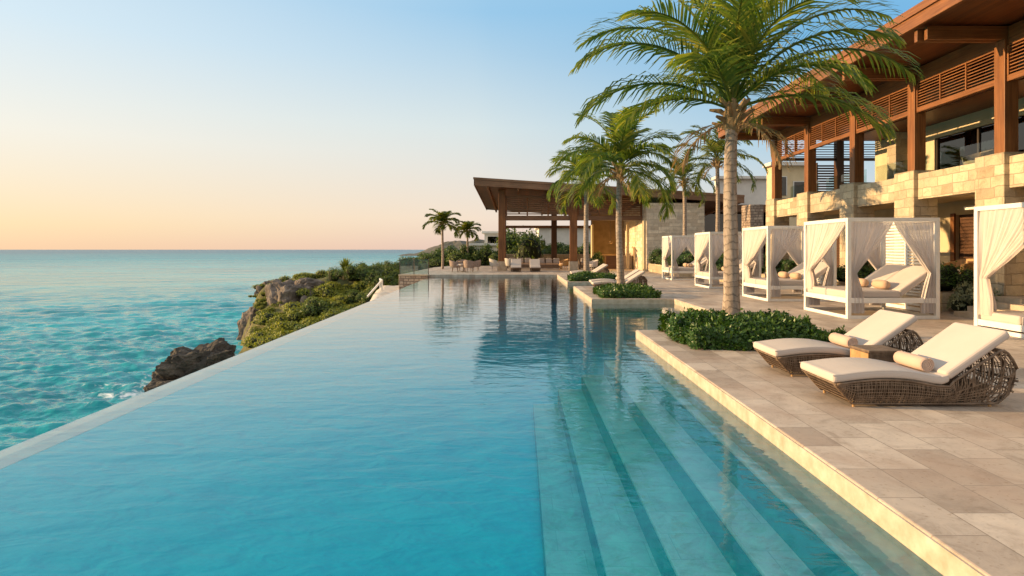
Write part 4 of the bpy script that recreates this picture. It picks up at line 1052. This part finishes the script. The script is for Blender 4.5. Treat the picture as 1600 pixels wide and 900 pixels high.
r = thing('side_table', 'small square wicker side table between the two near loungers', 'table', (3.82,6.75,0))
tb = MB(); rg = random.Random(3)
for k in range(26):
    z = 0.03+0.33*k/25
    tb.tube([(0,0,z),(0.36,0,z),(0.36,0.38,z),(0,0.38,z),(0,0,z)], 0.0075, 4, False)
tb.box(0.005,0.355,0.005,0.375,0.02,0.365); tb.build('woven_body', M['wicker'], r)
MB().box(-0.010,0.004,0.004,0.376,0.03,0.355).build('front_panel', M['rattan'], r)
MB().box(-0.012,0.372,-0.012,0.392,0.366,0.392).build('table_top', M['wicker'], r, bevel=0.006)

# ------------------------------------------------------------------ pavilion at the far end
P = thing('pavilion', 'open timber pavilion with sloping wooden roof behind the far end of the pool', 'pavilion', (0,0,0))
def rzp(x, y): return 5.88 - (y-42)*0.049 - (x+3.2)*0.066
xa, xb, ya, yb = -3.2, 15.2, 42.0, 57.0
def slab(x0,x1,y0,y1,dz0,dz1): return MB().hexa([(x0,y0,rzp(x0,y0)+dz0),(x1,y0,rzp(x1,y0)+dz0),(x1,y1,rzp(x1,y1)+dz0),(x0,y1,rzp(x0,y1)+dz0),(x0,y0,rzp(x0,y0)+dz1),(x1,y0,rzp(x1,y0)+dz1),(x1,y1,rzp(x1,y1)+dz1),(x0,y1,rzp(x0,y1)+dz1)])
rf = slab(xa,xb,ya,yb,0.06,0.48).build('roof', M['soffit'], P)
slab(xa-0.05,xb,ya-0.08,ya-0.003,0.0,0.42).build('fascia', M['wood_mid_x'], rf, bevel=0.01)
slab(xa-0.1,xb,ya-0.13,ya-0.083,0.40,0.55).build('roof_trim', M['wood_mid_x'], rf)
slab(xa-0.06,xa-0.003,ya-0.08,yb,0.0,0.5).build('fascia', M['wood_y'], rf)
for k in range(9):
    x = -2.4 + k*2.1; slab(x,x+0.14,ya+0.1,yb-0.2,-0.16,0.055).build('rafter', M['wood_y'], P)
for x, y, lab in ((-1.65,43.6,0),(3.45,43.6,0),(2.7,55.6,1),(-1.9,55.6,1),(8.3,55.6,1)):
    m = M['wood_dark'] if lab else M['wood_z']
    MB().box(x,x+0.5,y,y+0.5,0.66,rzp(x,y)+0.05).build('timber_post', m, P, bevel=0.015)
    MB().box(x-0.06,x+0.56,y-0.06,y+0.56,0,0.66).build('stone_plinth', M['coping'], P, bevel=0.02)
MB().box(-1.14,3.44,43.7,43.95,3.58,3.92).build('roof_beam', M['wood_mid_x'], P, bevel=0.01)
MB().box(3.96,8.59,43.7,43.95,3.58,3.92).build('roof_beam', M['wood_mid_x'], P, bevel=0.01)
MB().box(-1.4,9.0,55.75,55.98,3.45,3.68).build('roof_beam', M['wood_mid_x'], P)
for x0, x1 in ((-1.14,3.44),(3.96,8.58)):
    s = MB(); n = 9
    for k in range(n): z = 4.0+k*0.145; s.box(x0,x1,43.78,43.86,z,z+0.085)
    s.build('louvre_slats', M['wood_mid_x'], P)
    for t in (0.0,1/3,2/3,1.0): x = x0+0.06+(x1-x0-0.12)*t; MB().box(x-0.05,x+0.05,43.74,43.90,3.922,5.2).build('mullion', M['wood_z'], P)
    MB().box(x0,x1,43.80,43.84,5.22,5.36).build('header_board', M['wood_mid_x'], P)
MB().box(8.6,12.6,42.3,56.5,0,4.72).build('stone_wall', M['stone_grey'], P, bevel=0.03)
MB().box(5.9,8.59,52.0,52.3,0,4.6).build('bar_back_wall', M['ochre'], P)
MB().box(5.86,6.0,51.2,52.0,0,3.6).build('bar_side_wall', M['plaster'], P)
MB().box(7.95,8.15,46.5,46.7,0,3.56).build('bar_column_and_lit_edge', M['plaster'], P)
MB().box(8.42,8.59,42.4,42.9,0,3.56).build('bar_column_and_lit_edge', M['plaster'], P)  # cream strip painting the sunlit edge of the stone wall, not a column
r = thing('bar_counter', 'glowing amber bar counter inside the pavilion', 'bar', (5.9,47.6,0))
MB().box(0.0,1.55,0,0.6,1.02,1.10).build('counter_top', M['rattan'], r, bevel=0.01); MB().box(0.65,1.5,0.12,0.55,0,1.02).build('counter_front', M['wood_mid_x'], r)
for x in (0.0,0.55): MB().box(x,x+0.1,0.0,0.1,0,1.02).build('leg', M['rattan'], r)
r = thing('bar_cabinet', 'grey low cabinet with dark bottles beside the bar counter', 'cabinet', (7.5,47.3,0))
MB().box(0,1.0,0,0.5,0,1.05).build('cabinet_body', M['coping'], r, bevel=0.02)
for k in range(7):
    x = 0.1+k*0.13; h = 0.2+0.06*math.sin(k*2.3)
    o = MB().tube([(0,0,0),(0,0,h*0.6),(0,0,h*0.75),(0,0,h)], [0.04,0.04,0.015,0.014], 8).build('bottle', M['dark'], None, smooth=True); o.location = (7.5+x,47.5,1.05)
    tag(o, 'dark bottle in the row on the grey bar cabinet', 'bottle', 'bottles on the bar cabinet')
# warm pendant lamp over the bar
r = thing('pendant_lamp', 'warm lit pendant lamp hanging over the bar counter', 'lamp', (6.9,47.6,2.1))
MB().tube([(0,0,0.05),(0,0,3.0)], 0.012, 6).build('cord', M['dark'], r)
MB().tube([(0,0,-0.12),(0,0,0.0),(0,0,0.08)], [0.16,0.11,0.03], 14).build('lamp_shade', M['rattan'], r, smooth=True)
ld = bpy.data.lights.new('bar_light', 'POINT'); ld.energy = 38; ld.color = (1.0,0.55,0.16); ld.shadow_soft_size = 0.12
lo = bpy.data.objects.new('bar_light', ld); COL.objects.link(lo); lo.location = (0,0,-0.25); lo.parent = r

# low dry-stone wall behind the pavilion
o = MB().box(-2.0,8.2,57.2,57.6,0,1.08).build('garden_wall', M['stone'], None, bevel=0.03); tag(o, 'low pale stone garden wall behind the pavilion seating', 'wall')

# --- armchairs, sofas, tables of the far terrace
def armchair(label, loc, rz, mat='wicker_grey', cush='cushion', group='woven armchairs on the far terrace'):
    r = thing('armchair', label, 'armchair', loc, rz, group)
    mb = MB(); n = 22; 
    def shell(u, v):
        a = R(-115) + R(230)*u; h = 0.40+0.40*v*(0.72+0.28*math.cos(a)); rad = 0.33+0.05*v
        return (-rad*math.cos(a), rad*math.sin(a), h)
    mb.grid(n, 6, shell); mb.build('back_shell', M[mat], r, thick=0.03)
    MB().tube([(0,0,0.30),(0,0,0.34),(0,0,0.40)], [0.30,0.33,0.33], 20).build('seat', M[mat], r)
    MB().tube([(0,0,0.40),(0,0,0.47),(0,0,0.50)], [0.29,0.30,0.26], 20).build('seat_cushion', M[cush], r, smooth=True)
    for a in (45,135,225,315): MB().tube([(0.22*math.cos(R(a)),0.22*math.sin(R(a)),0.31),(0.27*math.cos(R(a)),0.27*math.sin(R(a)),0.0)], [0.022,0.016], 8).build('leg', M[mat], r)
    return r
A1 = armchair('pinkish woven armchair at the round table, closest to the glass fence', (at(711,41),41,0), R(0)); register(A1)
dup(A1, (at(733,40.6),40.6,0), R(75), 'pinkish woven armchair with its back to the pool at the round table')
dup(A1, (at(743,42.5),42.5,0), R(170), 'pinkish woven armchair at the round table on the pavilion side')
dup(A1, (at(722,43),43,0), R(-90), 'pinkish woven armchair behind the round table')
A2 = armchair('beige woven armchair beside the pavilion corner post', (at(773,42.5),42.5,0), R(0), 'path', 'cushion', 'beige armchairs'); A2.scale = (1,1,1.12); register(A2)
o = dup(A2, (at(797,43.6),43.6,0), R(30), 'beige woven armchair between the corner post and the padded lounger')
r = thing('round_table', 'small round table among the pinkish armchairs', 'table', (at(724,41.8),41.8,0))
MB().tube([(0,0,0.66),(0,0,0.70)], 0.36, 20).build('table_top', M['wicker'], r); MB().tube([(0,0,0.0),(0,0,0.03),(0,0,0.05),(0,0,0.66)], [0.2,0.2,0.03,0.03], 12).build('pedestal', M['wicker'], r)
def sofa(label, loc, rz, W, group='sofas in the pavilion', mat='wicker'):
    r = thing('sofa', label, 'sofa', loc, rz, group)
    MB().box(0,W,0,0.8,0.08,0.32).build('base', M[mat], r, bevel=0.02); MB().box(0,W,0.68,0.82,0.322,0.74).build('backrest', M[mat], r, bevel=0.03)
    for x in (0, W-0.12): MB().box(x,x+0.12,0,0.678,0.322,0.58).build('arm', M[mat], r, bevel=0.03)
    n = max(2, round(W/0.75)); w = (W-0.28)/n
    for k in range(n):
        x = 0.14+k*w; MB().box(x,x+w-0.02,0.02,0.66,0.322,0.46).build('seat_cushion', M['pillow'], r, bevel=0.04, seg=3)
        MB().hexa([(x+0.03,0.5,0.46),(x+w-0.05,0.5,0.46),(x+w-0.05,0.66,0.46),(x+0.03,0.66,0.46),(x+0.05,0.56,0.84),(x+w-0.07,0.56,0.84),(x+w-0.07,0.67,0.84),(x+0.05,0.67,0.84)]).build('back_cushion', M['cushion'], r, bevel=0.05, seg=3)
    for x in (0.08,W-0.08):
        for y in (0.08,0.7): MB().box(x-0.03,x+0.03,y-0.03,y+0.03,0,0.08).build('leg', M['dark'], r)
    return r
sofa('brown sofa with pale back cushions behind the padded loungers', (at(838,47),47,0), 0, 2.0)
sofa('brown sofa with pale back cushions close to the pavilion corner post', (at(792,48),48,0), 0, 2.1)
sofa('brown sofa half hidden behind the second pavilion post', (at(905,47),47,0), 0, 1.3)
armchair('honey coloured rattan armchair beside the second pavilion post', (at(880,46),46,0), R(200), 'rattan', 'pillow', 'rattan armchairs')
armchair('white armchair behind the slim palm trunk', (at(926,42.5),42.5,0), R(200), 'cushion', 'cushion', 'white armchairs')
r = thing('coffee_table', 'low dark coffee table in front of the pavilion sofas', 'table', (at(822,45.3),45.3,0))
MB().box(-0.5,0.5,-0.3,0.3,0.34,0.40).build('table_top', M['wicker'], r)
for x in (-0.44,0.44):
    for y in (-0.25,0.25): MB().box(x-0.03,x+0.03,y-0.03,y+0.03,0,0.34).build('leg', M['wicker'], r)
bush('planter', 'potted_shrub', 'dark leafy shrub standing beside the bar', 'shrub', (at(935,47),47,0), 1.0, 0.5, None, 1.3)

# dining furniture under the hotel
CG = 'rattan dining chairs under the hotel'
c1 = armchair('honey rattan dining chair facing the doorway under the hotel', (12.0,16.9,0.45), R(180), 'rattan', 'cushion', CG); register(c1)
dup(c1, (12.75,17.3,0.45), R(0), 'honey rattan dining chair beside the inner wall under the hotel')
dup(c1, (12.2,22.2,0.45), R(120), 'honey rattan dining chair in the bay behind the palm trunk')
r = thing('dining_table', 'square dark dining table between the rattan chairs under the hotel', 'table', (12.3,16.0,0.45))
MB().box(-0.4,0.4,-0.4,0.4,0.70,0.74).build('table_top', M['wood_dark'], r); MB().box(-0.05,0.05,-0.05,0.05,0.0,0.70).build('pedestal', M['wood_dark'], r)
# lounge chairs on the balcony
armchair('dark armchair behind the balcony glass', (12.3,16.6,3.4), R(180), 'wicker', 'pillow', 'balcony armchairs')

# ------------------------------------------------------------------ houses and low buildings behind
def house(name, label, x0, x1, y0, y1, z1, wins, roof=None, mat='white_wall', z0=-0.5):
    r = thing(name, label, 'building', (0,0,0))
    w = MB().box(x0,x1,y0,y1,z0,z1).build('wall', M[mat], r)
    MB().box(x0-0.35,x1+0.35,y0-0.5,y1,z1,z1+0.28).build('roof', M['white_wall'] if roof is None else M[roof], r, bevel=0.02)
    for a, b, c, d in wins:
        f = MB().box(a,b,y0-0.06,y0-0.003,c,d).build('window', M['window'], r)
        g = MB().box(a-0.06,a,y0-0.1,y0-0.002,c,d).box(b,b+0.06,y0-0.1,y0-0.002,c,d).box(a-0.06,b+0.06,y0-0.1,y0-0.002,d,d+0.06); g.build('window_frame', M['white_wall'], f)
    return r
house('villa', 'pale flat roofed villa behind the two small palms', at(757,80), at(800,80), 80, 90, 3.6, [(at(762,80),at(784,80),1.9,3.2)])
house('villa', 'low pale wing with flat roof in front of the villa', at(738,76), at(775,76), 76, 79, 2.0, [])
house('villa', 'white walled villa seen through the pavilion opening', at(842,74), at(940,74), 74, 84, 4.1, [(at(846,74),at(852,74),0.5,2.6)])
house('villa', 'grey white building with dark windows seen between the first pavilion posts', at(795,78), at(838,78), 78, 84, 2.9, [(at(800,78),at(832,78),1.2,2.5)])
house('annex_building', 'white upper building behind the tall thin palm', at(1122,62), at(1232,62), 62, 63.2, 8.6, [])
house('annex_building', 'cream building with dark windows visible through the hotel upper terrace', at(1207,50), at(1262,50), 50, 51.2, 8.3, [(at(1214,50),at(1228,50),5.9,7.4),(at(1240,50),at(1256,50),4.2,7.0)], None, 'plaster')
r = thing('glazed_lounge', 'dark glazed low building between the pavilion wall and the hotel', 'building', (0,0,0))
MB().box(14.2,24,52,60,0,4.6).build('wall', M['wood_dark'], r); MB().box(13.9,24.5,50.6,60.5,4.62,5.2).build('roof', M['wood_dark_x'], r)
MB().box(14.4,17.6,51.9,51.98,0.1,4.5).build('window', M['window'], r)
MB().box(17.7,23.8,51.88,51.99,0.1,4.5).build('window', M['window'], r)
o = MB().box(at(1172,38),at(1193,38),38,39.5,0,4.3).build('stone_pier', M['stone_rough'], None, bevel=0.03); tag(o, 'rough grey stone pier next to the hotel corner', 'wall')
for k in range(4):
    bush('hedge_a', 'garden_bush', 'green bush at the foot of the rough stone pier', 'bush', (at(1150+k*12,40), 40+k*0.5, 0), 0.9, k, 'bushes by the stone pier', 1.2)
